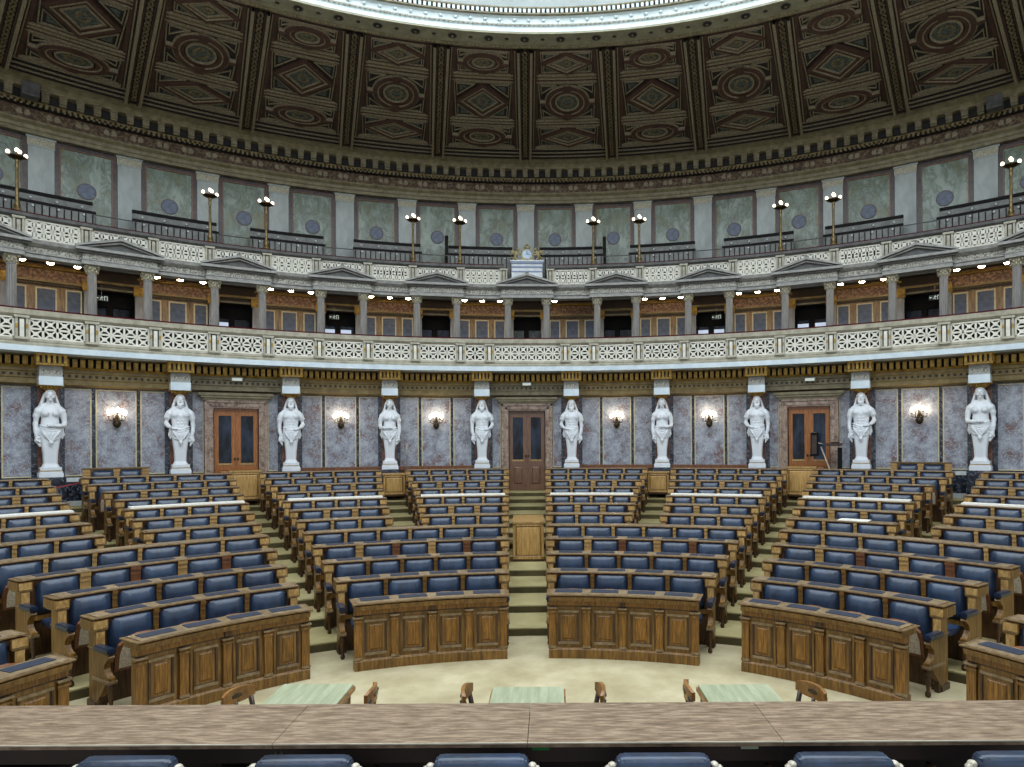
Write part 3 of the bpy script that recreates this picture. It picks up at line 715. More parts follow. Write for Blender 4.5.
# entablature of the loggia
RC = 17.2
m = MB()
m.arc([(RC + .02, 7.21), (RC + .02, 7.29), (RC - .02, 7.30), (RC - .02, 7.33), (RC + .32, 7.33), (RC + .32, 7.21)], -PH, PH, 'entab')
m.arcbox(RC + .02, RC + .3, 7.33, 7.46, -PH, PH, 'relief')
m.arc([(RC - .02, 7.46), (RC - .10, 7.52), (RC - .12, 7.60), (RC + .3, 7.60), (RC + .3, 7.46)], -PH, PH, 'entab')
ent = structure('trim_3', m.mesh('trim'))
def aedicule():
    q = MB(); W = .80
    q.box(-W, W, -.14, .1, 7.21, 7.33, 'entab'); q.box(-W + .02, W - .02, -.12, .1, 7.33, 7.47, 'relief'); q.box(-W - .02, W + .02, -.16, .1, 7.31, 7.335, 'entab')
    q.box(-W - .06, W + .06, -.20, .1, 7.47, 7.52, 'shade_stone'); q.box(-W - .12, W + .12, -.28, .1, 7.52, 7.585, 'entab')
    A = W + .12; h = .27
    q.prism([(-A + .1, 7.585), (A - .1, 7.585), (0, 7.585 + h - .03)], 'y', -.12, .1, 'shade_stone')
    for s in (-1, 1):
        q.prism([(s * A, 7.585), (s * A, 7.63), (0, 7.64 + h), (0, 7.575 + h)], 'y', -.28, .1, 'entab')
        q.prism([(s * (A - .2), 7.60), (s * (A - .2), 7.625), (0, 7.59 + h - .03), (0, 7.55 + h - .03)], 'y', -.2, .0, 'entab')
    q.ball((0, -.2, 7.66 + h), (.05, .05, .06), 'relief')
    return q.mesh('pediment')
AED = aedicule()
for n in range(-6, 7): obj('pediment', AED, at(G(9 * n), RC), ent)
# columns
def colmesh():
    s = MB(); pr = [(.135, 0), (.135, .06), (.115, .08), (.125, .12), (.108, .15), (.108, .72), (.113, .73), (.113, .75), (.106, .77), (.092, 1.58), (.10, 1.60)]
    s.lathe(pr[:5], 20, 'column'); s.box(-.15, .15, -.15, .15, -.0, .05, 'column')
    base = s.mesh('base', True)
    s = MB(); n = 32; vs = []; fs = []
    P = [(.108, .14), (.108, .76), (.114, .77), (.114, .80), (.106, .81), (.094, 1.92), (.102, 1.93), (.102, 1.96)]
    for r, z in P:
        for i in range(n):
            a = 2 * PI * i / n; k = r * (1 if i % 2 == 0 else .93); vs.append((k * cos(a), k * sin(a), z))
    for j in range(len(P) - 1):
        for i in range(n): fs.append((j * n + i, j * n + (i + 1) % n, (j + 1) * n + (i + 1) % n, (j + 1) * n + i))
    s.add(vs, fs, 'column'); shaft = s.mesh('shaft')
    s = MB(); s.lathe([(.098, 1.95), (.11, 2.0), (.115, 2.06), (.15, 2.11), (.15, 2.125)], 16, 'capital')
    for k in range(8):
        a = 2 * PI * k / 8; s.ball((.115 * cos(a), .115 * sin(a), 2.01), (.03, .03, .05), 'capital', 6, 4)
        s.ball((.135 * cos(a + .39), .135 * sin(a + .39), 2.07), (.03, .03, .045), 'capital', 6, 4)
    for sx in (-1, 1):
        for sy in (-1, 1): s.ball((sx * .12, sy * .12, 2.11), (.045, .045, .035), 'capital', 6, 4)
    s.prism([(-.15, -.15), (0, -.12), (.15, -.15), (.12, 0), (.15, .15), (0, .12), (-.15, .15), (-.12, 0)], 'z', 2.125, 2.15, 'capital')
    return base, shaft, s.mesh('capital', True)
CB, CS, CC = colmesh()
k = 0
for n in range(-5, 6):
    for s in (-1, 1):
        ph = 9 * n + s * 1.95
        if abs(ph) > 44.5: continue
        k += 1
        t = thing('column', at(G(ph), RC + .1, 5.07), '%s fluted grey column from the left in the gallery loggia' % ORD[k], 'column', 'loggia columns')
        for nm, me in (('base', CB), ('shaft', CS), ('capital', CC)): obj(nm, me, WM[t], t)
# loggia lights
k = 0
BAYN = {}
q = MB(); q.lathe([(.085, 0), (.10, .012), (.10, .035), (.06, .035)], 14, 'brass'); LR = q.mesh('rim', True)
q = MB(); q.ball((0, 0, .0), (.075, .075, .035), 'spot', 12, 6); LB_ = q.mesh('bulb', True)
bi = 0
for n in range(-5, 5):
    bi += 1
    for j, s in enumerate((-1.75, 0, 1.75)):
        if n == 0 and j > 0: continue
        ph = 9 * n + 4.5 + s
        if abs(ph) > 44: continue
        if n == 0: lab = 'single lit ceiling spot in the loggia just right of the crest'
        else: lab = 'lit ceiling spot, %s of those in %s loggia bay from the left' % (('left', 'middle', 'right')[j], ORD[bi])
        t = thing('ceiling_spot', at(G(ph), 17.82, 7.265), lab, 'light', 'loggia ceiling spots')
        q = None
        obj('rim', LR, WM[t], t); obj('bulb', LB_, WM[t], t)
        
# exit signs hanging in the boxes
def exit_sign(ph, z, label):
    W = at(ph, 18.35, z) @ Matrix.Scale(.55, 4); t = thing('exit_sign', W, label, 'sign', 'small exit signs')
    q = MB(); q.box(-.26, .26, 0, .03, -.12, .12, 'signgreen'); q.tube([(0, .015, .12), (0, .015, .62)], .008, 'steel'); obj('plate', q.mesh('plate'), W, t)
    q = MB()
    q.box(.10, .23, -.012, .0, -.10, .10, 'signwhite'); q.box(.125, .205, -.016, -.011, -.10, .075, 'signgreen')
    q.ball((.01, -.006, .07), (.022, .01, .022), 'signwhite', 8, 5)
    q.tube([(.0, -.006, .045), (-.02, -.006, -.02), (.03, -.006, -.05), (.01, -.006, -.1)], .014, 'signwhite'); q.tube([(-.02, -.006, -.02), (-.05, -.006, -.06), (-.08, -.006, -.06)], .013, 'signwhite')
    q.tube([(-.06, -.006, .0), (-.02, -.006, .035), (.04, -.006, .02), (.07, -.006, .04)], .011, 'signwhite')
    q.box(-.22, -.13, -.012, 0, -.015, .015, 'signwhite'); q.prism([(-.25, 0), (-.19, .05), (-.19, -.05)], 'y', -.012, 0, 'signwhite')
    obj('pictogram', q.mesh('pictogram'), W, t)
exit_sign(-36.7, 6.66, 'white exit sign in the dark gallery box furthest left')
exit_sign(-18.4, 6.69, 'white exit sign in the dark gallery box left of the crest')
exit_sign(18.6, 6.70, 'white exit sign in the dark gallery box right of the crest')
exit_sign(36.9, 6.72, 'white exit sign in the dark gallery box furthest right')
for ph, z, sd in ((-27, 4.60, 'left'), (0, 4.62, 'centre'), (27.2, 4.56, 'right')):
    W = at(ph, RW - .36, z); t = thing('exit_light', W, 'small box light above the %s door' % sd, 'light', 'box lights above the doors')
    q = MB(); q.box(-.14, .14, -.08, .08, -.05, .05, 'stone'); q.box(-.15, .15, -.09, .08, .05, .065, 'shade_stone'); obj('housing', q.mesh('housing'), W, t)
    q = MB(); q.box(-.12, .12, -.088, -.075, -.04, .03, 'signwhite'); obj('lens', q.mesh('lens'), W, t)

# ------------------------------------------------------------------ upper balustrade
ub = thing('balustrade', at(0, RC, 7.6), 'upper cream lattice balustrade above the loggia pediments', 'balustrade')
RU = RC - .02
for side, (a, c) in (('l', (-PH, -2.2)), ('r', (2.2, PH))):
    m = MB(); m.arc([(RU + .0, 8.08), (RU - .06, 8.12), (RU - .06, 8.19), (RU + .16, 8.19), (RU + .14, 8.08)], a, c, 'shade_stone'); m.arcbox(RU - .03, RU + .13, 8.19, 8.22, a, c, 'velvet')
    obj('rail', m.mesh('rail'), None, ub)
m = MB(); m.arcbox(RU - .01, RU + .15, 7.6, 7.63, -PH, PH, 'balus'); obj('base', m.mesh('base'), None, ub)
PED2 = pedestal(.44, .10, 'balus', False)
dU = RU * PI / 180
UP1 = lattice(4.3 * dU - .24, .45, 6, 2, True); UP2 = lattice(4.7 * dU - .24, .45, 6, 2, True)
for n in range(-6, 7):
    for s in (-1, 1): obj('pedestal', PED2, at(G(9 * n + s * 2.35), RU, 7.63), ub)
    if n: obj('panel', UP2, at(G(9 * n), RU + .05, 7.63), ub)
    if n < 6: obj('panel', UP1, at(G(9 * n + 4.5), RU + .03, 7.63), ub)
# crest with clock over the centre
t = thing('crest_clock', at(.1, RC - .06, 7.90) @ Matrix.Scale(.84, 4), 'gilded crest with a round pale clock above the centre pediment', 'clock')
W = WM[t]
q = MB(); q.box(-.55, .55, -.05, .2, -.28, .52, 'light_stone'); q.box(-.58, .58, -.09, .22, .40, .47, 'stripe'); q.box(-.60, .60, -.11, .22, .47, .52, 'light_stone'); q.box(-.56, .56, -.07, .2, .25, .31, 'stripe'); q.box(-.56, .56, -.07, .2, .10, .14, 'stripe')
obj('plinth', q.mesh('plinth'), W, t)
q = MB(); TT = Matrix.Translation((0, .0, .74)) @ Matrix.Rotation(PI / 2, 4, 'X'); q.lathe([(.165, 0), (.165, .05), (.20, .06), (.215, .03), (.215, -.02)], 24, 'palegold', T=TT); q.box(-.2, .2, -.05, .05, .52, .58, 'palegold')
for k in range(10):
    a = 2 * PI * k / 10; q.ball((.215 * cos(a), -.03, .74 + .215 * sin(a)), .03, 'palegold', 6, 4)
obj('clock_frame', q.mesh('clock_frame'), W, t)
q = MB(); q.lathe([(.16, .0), (.16, .055)], 24, 'crestblue', T=TT); q.box(-.008, .008, -.062, -.055, .74, .87, 'black'); q.box(-.0, .09, -.062, -.055, .732, .748, 'black'); obj('clock_face', q.mesh('clock_face'), W, t)
q = MB(); q.lathe([(.10, .95), (.12, .99), (.10, 1.0)], 12, 'palegold')
for k in range(6):
    a = 2 * PI * k / 6; q.tube([(.11 * cos(a), .11 * sin(a), .99), (.10 * cos(a), .10 * sin(a), 1.05), (0, 0, 1.09)], .016, 'palegold')
q.ball((0, 0, 1.11), .03, 'palegold'); obj('crown', q.mesh('crown', True), W, t)
for s in (-1, 1):
    q = MB()   # winged lion supporter, rearing towards the clock
    q.tube([(s * .42, .02, .56), (s * .44, .02, .66), (s * .38, .0, .78), (s * .33, -.02, .86)], [.05, .065, .075, .05], 'palegold', 8)
    q.ball((s * .31, -.04, .92), (.055, .055, .06), 'palegold'); q.ball((s * .27, -.06, .905), (.035, .03, .025), 'palegold')
    q.tube([(s * .36, -.03, .82), (s * .28, -.06, .80), (s * .22, -.06, .84)], [.03, .025, .02], 'palegold'); q.tube([(s * .38, -.03, .76), (s * .30, -.06, .72), (s * .23, -.06, .74)], [.03, .025, .02], 'palegold')
    q.tube([(s * .43, -.02, .62), (s * .36, -.05, .58), (s * .34, -.05, .53)], [.04, .03, .025], 'palegold'); q.tube([(s * .46, .02, .62), (s * .48, .0, .56), (s * .46, -.02, .53)], [.04, .03, .025], 'palegold')
    q.tube([(s * .47, .03, .62), (s * .56, .03, .64), (s * .58, .03, .74), (s * .54, .03, .8)], [.02, .016, .014, .022], 'palegold')
    q.prism([(s * .40, .80), (s * .52, .78), (s * .60, .90), (s * .50, .90), (s * .44, .88)], 'y', .0, .03, 'palegold')
    obj('supporter', q.mesh('supporter', True), W, t)
# candelabra
def cand():
    q = MB(); q.lathe([(.09, 0), (.09, .04), (.06, .07), (.075, .14), (.04, .20), (.05, .26), (.03, .30), (.034, .34), (.030, 1.0), (.044, 1.02), (.032, 1.06), (.036, 1.12), (.05, 1.18), (.02, 1.2)], 12, 'brass'); p = q.mesh('pole', True)
    q = MB(); q.lathe([(.03, 1.17), (.10, 1.20), (.17, 1.235), (.175, 1.25), (.08, 1.24), (.04, 1.24)], 18, 'bronze'); d = q.mesh('dish', True)
    q = MB(); q.ball((0, 0, .05), (.042, .042, .048), 'bulb', 10, 7); q.lathe([(.02, -.03), (.035, .0), (.02, .01)], 8, 'brass'); g = q.mesh('globe', True)
    return p, d, g
CPo, CDi, CGl = cand()
k = 0
for n in (-5, -3, -1, 1, 3, 5):
    for s in (-1, 1):
        ph = 9 * n + s * 2.3
        if abs(ph) > 44: continue
        k += 1
        t = thing('candelabrum', at(G(ph), RC + .05, 8.22), '%s tall lit candelabrum from the left on the upper balustrade' % ORD[k], 'lamp', 'upper gallery candelabra')
        obj('pole', CPo, WM[t], t); obj('dish', CDi, WM[t], t)
        for j in range(4):
            a = 2 * PI * j / 4 + .2; obj('globe', CGl, WM[t] @ Matrix.Translation((.17 * cos(a), .17 * sin(a), 1.26)), t)
        obj('globe', CGl, WM[t] @ Matrix.Translation((0, 0, 1.35)), t)

# ------------------------------------------------------------------ upper gallery benches and handrails
m = MB(); m.arcbox(17.25, 17.7, 7.6, 7.8, -PH, PH, 'shade_stone'); m.arcbox(17.7, 18.15, 7.6, 8.05, -PH, PH, 'shade_stone'); m.arcbox(18.15, 18.75, 7.6, 8.3, -PH, PH, 'shade_stone')
structure('floor_gallery', m.mesh('floor_gallery'))
bi = 0
for n in range(-5, 5):
    a, c = 9 * n + 1.25, 9 * n + 7.75
    bi += 1
    t = thing('gallery_bench', at(9 * n + 4.5, 17.9, 7.8), '%s dark railed bench block from the left in the upper gallery' % ORD[bi], 'bench', 'upper gallery benches')
    m = MB(); m.arcbox(17.60, 17.64, 7.8, 8.58, a, c, 'gback'); m.arcbox(17.57, 17.66, 8.58, 8.64, a, c, 'gbench'); 
    for j in range(14): m.box(-.012, .012, -.02, .0, 7.85, 8.56, 'gbench', at(a + (c - a) * (j + .5) / 14, 17.6))
    obj('lower_backrest', m.mesh('lower_backrest'), None, t)
    m = MB(); m.arcbox(18.05, 18.09, 8.05, 8.92, a + .1, c - .1, 'gback'); m.arcbox(18.02, 18.12, 8.92, 9.0, a + .1, c - .1, 'gbench'); m.arcbox(18.03, 18.1, 8.70, 8.76, a + .1, c - .1, 'gbench'); obj('upper_backrest', m.mesh('upper_backrest'), None, t)
    for j in range(4):
        for R, z in ((18.03, 8.83), (17.59, 8.52)):
            m = MB(); m.ball((0, -.01, 0), .03, 'knob', 8, 5); obj('knob', m.mesh('knob', True), at(a + (c - a) * (j + .5) / 4, R, z), t)
    if n in (-1, 0):
        m = MB(); m.box(-.05, .05, -.1, .1, 0, 1.35, 'gbench'); m.ball((0, 0, 1.38), (.06, .08, .06), 'gbench'); obj('end_post', m.mesh('end_post'), at(a - .1 if n < 0 else c + .1, 17.8, 7.8), t)
for n in range(-4, 5):
    if n == 0: continue
    q = MB(); W = at(9 * n, 17.5, 7.8)
    q.tube([(-.42, 0, .74), (.42, 0, .74)], .014, 'steel')
    t = thing('handrail', W, 'thin metal handrail in the %s gap of the upper gallery, %s of the crest' % (ORD[abs(n)], 'left' if n < 0 else 'right'), 'handrail', 'gallery handrails')
    obj('bar', q.mesh('bar'), W, t)
    for x in (-.40, .40):
        q = MB(); q.tube([(x, 0, 0), (x, 0, .74)], .014, 'steel'); obj('post', q.mesh('post'), W, t)

# ------------------------------------------------------------------ upper wall
RT = 18.7
m = MB(); m.arcbox(RT, RT + .3, 7.6, 10.75, -PH, PH, 'stone'); uw = structure('wall_upper', m.mesh('wall_upper'))
q = MB(); w = .675; f = .11
q.box(-w + f, w - f, -.02, .01, 8.1, 10.44, 'green'); GP = q.mesh('marble_panel')
q = MB(); q.box(-w, -w + f, -.05, .01, 8.1, 10.55, 'uframe'); q.box(w - f, w, -.05, .01, 8.1, 10.55, 'uframe'); q.box(-w + f, w - f, -.05, .01, 10.44, 10.55, 'uframe')
q.box(-w + f, -w + f + .025, -.055, 0, 8.1, 10.44, 'redwood'); q.box(w - f - .025, w - f, -.055, 0, 8.1, 10.44, 'redwood'); q.box(-w + f, w - f, -.055, 0, 10.415, 10.44, 'redwood')
GF = q.mesh('panel_frame')
q = MB(); TT = Matrix.Translation((0, -.02, 9.44)) @ Matrix.Rotation(PI / 2, 4, 'X'); q.lathe([(.20, 0), (.20, .012), (.19, .02)], 28, 'disc', T=TT); q.lathe([(.215, 0), (.215, .008)], 28, 'redwood', T=TT); GD = q.mesh('medallion')
q = MB(); h = .265; q.box(-h, h, -.07, .01, 8.1, 10.42, 'pilaster'); q.box(-h - .01, h + .01, -.085, .01, 10.30, 10.33, 'pilaster'); q.box(-h - .015, h + .015, -.09, .01, 10.33, 10.50, 'capital'); q.box(-h - .04, h + .04, -.11, .01, 10.50, 10.56, 'pilaster')
GPI = q.mesh('pilaster')
ST = 5.78
for k in range(-11, 11):
    ph = ST * (k + .5)
    if abs(ph) > 62: continue
    p = obj('marble_panel', GP, at(ph, RT), uw); obj('panel_frame', GF, at(ph, RT), p); obj('medallion', GD, at(ph, RT), p)
for k in range(-10, 11): obj('pilaster', GPI, at(ST * k, RT), uw)
# upper entablature
m = MB()
m.arc([(18.62, 10.55), (18.50, 10.55), (18.50, 10.64), (18.47, 10.65), (18.47, 10.74), (18.38, 10.80), (18.36, 10.84), (18.7, 10.84)], -PH, PH, 'ochre_grey')
ue = structure('trim_4', m.mesh('trim'))
m = MB(); m.arcbox(18.42, 18.7, 10.84, 11.14, -PH, PH, 'upfrieze'); obj('frieze', m.mesh('frieze'), None, ue)
q = MB(); a = -62.0
while a <= 62.01:
    T = at(a, 18.42, 10.99)
    for s in (-1, 1):
        q.prism([(s * .02, -.06), (s * .03, .07), (s * .10, .09), (s * .15, .02), (s * .13, -.05)], 'y', -.025, .0, 'cline', T)
    q.tube([(.2, -.005, -.04), (.3, -.01, .04), (.38, -.01, -.03), (.45, -.01, .05), (.52, -.005, -.04), (.62, -.005, .0)], .012, 'ribgold', 5, T)
    a += 2.06 * .9
obj('frieze_ornament', q.mesh('frieze_ornament'), None, ue)
m = MB(); m.arcbox(18.30, 18.5, 11.14, 11.3, -PH, PH, 'shadow_brown'); m.arc([(18.28, 11.13), (18.24, 11.15), (18.28, 11.17), (18.4, 11.17), (18.4, 11.13)], -PH, PH, 'cblack'); obj('bed_mould', m.mesh('bed_mould'), None, ue)
q = MB(); a = -60.0
while a < 60:
    q.ball((0, -.03, 11.15), (.03, .025, .024), 'cline', 6, 4, at(a, 18.27)); a += .38
obj('bead_row', q.mesh('bead_row'), None, ue)
q = MB(); a = -60.0
while a < 60:
    q.box(-.03, .03, -.06, .02, 11.175, 11.245, 'ochre', at(a, 18.30)); a += .36
obj('dentils', q.mesh('dentils'), None, ue)
m = MB(); m.arcbox(18.26, 18.5, 11.24, 11.27, -PH, PH, 'ochre_grey'); m.arcbox(18.2, 18.5, 11.27, 11.47, -PH, PH, 'cblack'); 
m.arc([(17.98, 11.45), (17.95, 11.49), (17.88, 11.55), (17.66, 11.63), (18.5, 11.63), (18.5, 11.45)], -PH, PH, 'ochre_grey'); obj('corona', m.mesh('corona'), None, ue)
q = MB(); a = -60.0 + .62
while a < 60:
    T = at(a, 18.18); q.box(-.075, .075, -.14, .02, 11.28, 11.45, 'ochre_grey', T); q.box(-.09, .09, -.17, .02, 11.42, 11.455, 'cline', T)
    q.box(-.07, .07, -.10, .02, 11.24, 11.29, 'ochre_grey', T); a += 1.12
obj('modillions', q.mesh('modillions'), None, ue)
for sg, sd in ((-1, 'left'), (1, 'right')):
    W = at(sg * 41.3, 18.02, 11.36); t = thing('loudspeaker', W, 'grey round-faced box fixed in the high cornice at the far %s' % sd, 'loudspeaker', 'cornice boxes')
    q = MB(); q.box(-.17, .17, -.2, .1, -.16, .16, 'shade_stone'); obj('housing', q.mesh('housing', False, .01), W, t)
    q = MB(); q.lathe([(.12, 0), (.12, .02), (.06, .01)], 16, 'shade_stone', T=Matrix.Translation((0, -.2, 0)) @ Matrix.Rotation(PI / 2, 4, 'X')); obj('face', q.mesh('face'), W, t)

# ------------------------------------------------------------------ coffered ceiling
RIN, ROUT = 12.8, 17.66
def zc(R): return 12.17 - .53 * (R - 12.8) / 4.8
m = MB(); m.arc([(ROUT + .9, zc(ROUT) + .1), (ROUT, zc(ROUT)), (15.2, zc(15.2)), (RIN, zc(RIN)), (RIN, zc(RIN) + .2), (ROUT + .9, zc(ROUT) + .5)], -PH, PH, 'ceil')
ce = structure('ceiling', m.mesh('ceiling'))
m = MB()
for k in range(6): m.arcbox(17.1 + k * .09, 17.14 + k * .09, zc(17.1 + k * .09) - .035 - .004 * k, zc(17.1) + .01, -PH, PH, 'cline' if k % 2 == 0 else 'cblack')
q = m; a = -60.0
while a < 60:
    q.ball((0, 0, zc(17.62) - .03), (.02, .02, .018), 'cline', 5, 3, at(a, 17.6)); a += .34
obj('edge_moulding', m.mesh('edge_moulding'), None, ce)
RSTEP = 8.67
def cpt(x, R, off):
    t = x / R
    return (R * sin(t), R * cos(t), zc(R) - off)
def strip(b, path, hw, h, m, closed=True, base=0.0):
    P = [Vector((p[0], p[1])) for p in path]; n = len(P); vs = []; fs = []
    for i in range(n):
        if closed: d0 = (P[i] - P[i - 1]).normalized(); d1 = (P[(i + 1) % n] - P[i]).normalized()
        else: d0 = (P[i] - P[max(i - 1, 0)]); d1 = (P[min(i + 1, n - 1)] - P[i]); d0 = d0.normalized() if d0.length else d1.normalized(); d1 = d1.normalized() if d1.length else d0
        n0 = Vector((-d0.y, d0.x)); n1 = Vector((-d1.y, d1.x)); nn = (n0 + n1).normalized(); k = hw / max(.35, nn.dot(n0))
        A = P[i] + nn * k; B = P[i] - nn * k
        vs += [cpt(A.x, A.y, base - .01), cpt(A.x, A.y, h), cpt(B.x, B.y, h), cpt(B.x, B.y, base - .01)]
    for i in range(n if closed else n - 1):
        j = (i + 1) % n
        for q in range(3): fs.append((i * 4 + q, i * 4 + q + 1, j * 4 + q + 1, j * 4 + q))
    b.add(vs, fs, m)
def fill(b, path, h, m):
    b.add([cpt(p[0], p[1], h) for p in path], [tuple(range(len(path)))], m)
def hline(x0, x1, R, n=6): return [(x0 + (x1 - x0) * i / n, R) for i in range(n + 1)]
def halfw(R): return R * rad(RSTEP / 2) - .24
def unit(b, kind, R0, R1):
    Rc = .5 * (R0 + R1); hr = .5 * (R1 - R0); w = halfw(Rc) - .16
    strip(b, [(-w, R0), (w, R0), (w, R1), (-w, R1)], .012, .03, 'cline'); fill(b, [(-w, R0), (w, R0), (w, R1), (-w, R1)], .004, 'cblack')
    if kind == 'd':
        D = lambda s: [(0, Rc - hr * s), (w * s * .96, Rc), (0, Rc + hr * s), (-w * s * .96, Rc)]
        fill(b, D(1.0), .012, 'ceil2')
        strip(b, D(.93), .045, .07, 'ceil2'); strip(b, D(.80), .014, .075, 'cline'); strip(b, D(.70), .03, .05, 'ceil2'); strip(b, D(.56), .02, .055, 'cline'); fill(b, D(.52), .03, 'cgreen')
        el = [(.16 * w * cos(2 * PI * i / 12), Rc + .2 * hr * sin(2 * PI * i / 12)) for i in range(12)]
        strip(b, el, .03, .045, 'ribgold')
        for sx in (-1, 1):
            for sy in (-1, 1):
                tri = [(sx * w * .92, Rc + sy * hr * .28), (sx * w * .92, Rc + sy * hr * .92), (sx * w * .30, Rc + sy * hr * .92)]
                strip(b, tri, .010, .04, 'cline'); fill(b, tri, .012, 'cblack'); g = [(.5 * p[0] + .5 * sum(t[0] for t in tri) / 3, .5 * p[1] + .5 * sum(t[1] for t in tri) / 3) for p in tri]
                fill(b, g, .02, 'cgreen')
    else:
        E = lambda s: [(w * .80 * s * cos(2 * PI * i / 28), Rc + hr * .92 * s * sin(2 * PI * i / 28)) for i in range(28)]
        strip(b, E(1.0), .02, .05, 'cline'); strip(b, E(.90), .05, .075, 'ceil2'); strip(b, E(.78), .014, .07, 'cline'); strip(b, E(.68), .04, .05, 'ceil2'); strip(b, E(.52), .022, .06, 'cline'); fill(b, E(.50), .03, 'cgreen')
        strip(b, E(.26), .03, .045, 'ribgold')
        for s in (-1, 1):
            strip(b, hline(s * w * .80, s * w, Rc, 2), .07, .08, 'cline', False); strip(b, hline(s * w * .72, s * w * 1.02, Rc, 2), .035, .1, 'ceil2', False)
            strip(b, [(0, Rc + s * hr * .62), (0, Rc + s * hr)], .10, .085, 'ceil2', False)
            for sy in (-1, 1):
                tri = [(s * w * .92, Rc + sy * hr * .50), (s * w * .92, Rc + sy * hr * .92), (s * w * .40, Rc + sy * hr * .92), (s * w * .66, Rc + sy * hr * .74)]
                strip(b, tri, .010, .04, 'cline'); fill(b, tri, .012, 'cblack')
def bars(b, R0, R1):
    n = 5
    for k in range(n):
        R = R0 + (R1 - R0) * (k + .5) / n; w = halfw(R) - .06
        strip(b, hline(-w, w, R), .012 if k % 2 == 0 else .026, .05 if k % 2 == 0 else .03, 'cline' if k % 2 == 0 else ('ribgold' if k == 1 else 'ceil2'), False)
def coffer(kinds):
    b = MB()
    for k, (a, c) in zip(kinds, ((12.95, 13.66), (14.1, 15.55), (16.0, 16.92))): unit(b, k, a, c)
    bars(b, 13.72, 14.04); bars(b, 15.61, 15.94); bars(b, 16.95, 17.09)
    for s in (-1, 1):
        strip(b, [(s * (halfw(R) + .0), R) for R in (12.85, 14.5, 16, 17.1)], .014, .045, 'cline', False)
        strip(b, [(s * (halfw(R) - .07), R) for R in (12.85, 14.5, 16, 17.1)], .04, .03, 'ceil2', False)
    return b.mesh('coffer_panel')
CFA, CFB = coffer('ede'), coffer('ded')
def ribm():
    b = MB(); Rs = [12.82 + .3 * i for i in range(17)]
    strip(b, [(0, R) for R in Rs], .17, .05, 'cblack', False)
    for s in (-1, 1): strip(b, [(s * .155, R) for R in Rs], .032, .12, 'cline', False); strip(b, [(s * .095, R) for R in Rs], .012, .085, 'ceil2', False)
    R = 12.95
    while R < 17.5:
        strip(b, [(.045 * cos(2 * PI * i / 8), R + .07 * sin(2 * PI * i / 8)) for i in range(8)], .016, .08, 'ribgold'); R += .17
    return b.mesh('rib')
RIB = ribm()
for k in range(-6, 7):
    W = Matrix.Rotation(-rad(RSTEP * k), 4, 'Z'); obj('rib', RIB, W, ce)
for k in range(-6, 6):
    W = Matrix.Rotation(-rad(RSTEP * (k + .5)), 4, 'Z'); obj('coffer_panel', CFB if k % 2 == 0 else CFA, W, ce)
m = MB(); m.box(-20, 20, -9, -3.5, 11.9, 12.4, 'ceil'); m.box(-20, -12.0, -3.5, 4.6, 12.2, 12.6, 'ceil'); m.box(12.0, 20, -3.5, 4.6, 12.2, 12.6, 'ceil')
structure('ceiling_rear', m.mesh('ceiling_rear'))
# ring round the skylight
PS = 88
m = MB(); zr = zc(RIN)
m.arc([(12.83, zr - .02), (12.77, zr - .035), (12.70, zr - .005), (12.70, zr + .2), (12.83, zr + .2)], -PS, PS, 'ochre_grey'); m.arcbox(12.28, 12.71, zr, zr + .3, -PS, PS, 'ring'); m.arc([(12.30, zr - .015), (12.25, zr - .01), (12.25, zr + .03), (12.30, zr + .03)], -PS, PS, 'ring')
rg = structure('trim_5', m.mesh('trim'))
q = MB(); a = -60.0
while a < 60:
    q.ball((0, 0, zr - .02), (.035, .03, .025), 'cline', 5, 3, at(a, 12.74)); a += .42
obj('bead_row', q.mesh('bead_row'), None, rg)
q = MB(); a = -65 * .0 - 60.0
RH = 12.48
for k in range(-30, 31):
    ph = k * 1.9
    r = .085 if k % 2 == 0 else .038
    q.lathe([(r, 0), (r, -.01), (r * .8, -.015)], 14, 'cblack', (0, 0, zr), at(ph, RH)); q.lathe([(r * 1.3, 0), (r * 1.3, -.006)], 14, 'shade_stone', (0, 0, zr), at(ph, RH)); q.ball((0, 0, zr - .012), r * .4, 'ribgold', 6, 4, at(ph, RH))
obj('roundels', q.mesh('roundels'), None, rg)
# bright well of the skylight
m = MB()
m.arc([(12.245, zr + .03), (12.245, zr + .14), (12.20, zr + .18), (12.20, zr + .30), (12.15, zr + .33), (12.6, zr + .33), (12.6, zr + .03)], -PS, PS, 'wellwhite')
wl = structure('trim_6', m.mesh('trim'))
q = MB(); a = -60.0
while a < 60: q.ball((0, -.0, zr + .16), (.035, .03, .03), 'balus', 5, 3, at(a, 12.20)); a += .5
a = -60.0
while a < 60: q.ball((0, -.0, zr + .25), (.05, .04, .035), 'wellwhite', 6, 4, at(a, 12.18)); a += 1.55
obj('well_beads', q.mesh('well_beads'), None, wl)
m = MB(); m.arcbox(12.08, 12.6, zr + .33, zr + .355, -PS, PS, 'ochre_grey'); m.arcbox(12.14, 12.6, zr + .355, zr + .45, -PS, PS, 'cblack'); m.arcbox(12.06, 12.6, zr + .45, zr + .48, -PS, PS, 'ochre_grey')
tr7 = structure('trim_7', m.mesh('trim'))
q = MB(); a = -60.0
while a < 60: q.box(-.03, .03, -.07, .02, zr + .36, zr + .445, 'wellwhite', at(a, 12.14)); a += .5
obj('dentils', q.mesh('dentils'), None, tr7)
m = MB(); m.arc([(12.10, zr + .48), (12.0, zr + .60), (11.85, zr + .72), (11.85, zr + 1.2), (12.6, zr + 1.2), (12.6, zr + .48)], -PS, PS, 'wellwhite'); obj('cove', m.mesh('cove'), None, tr7)
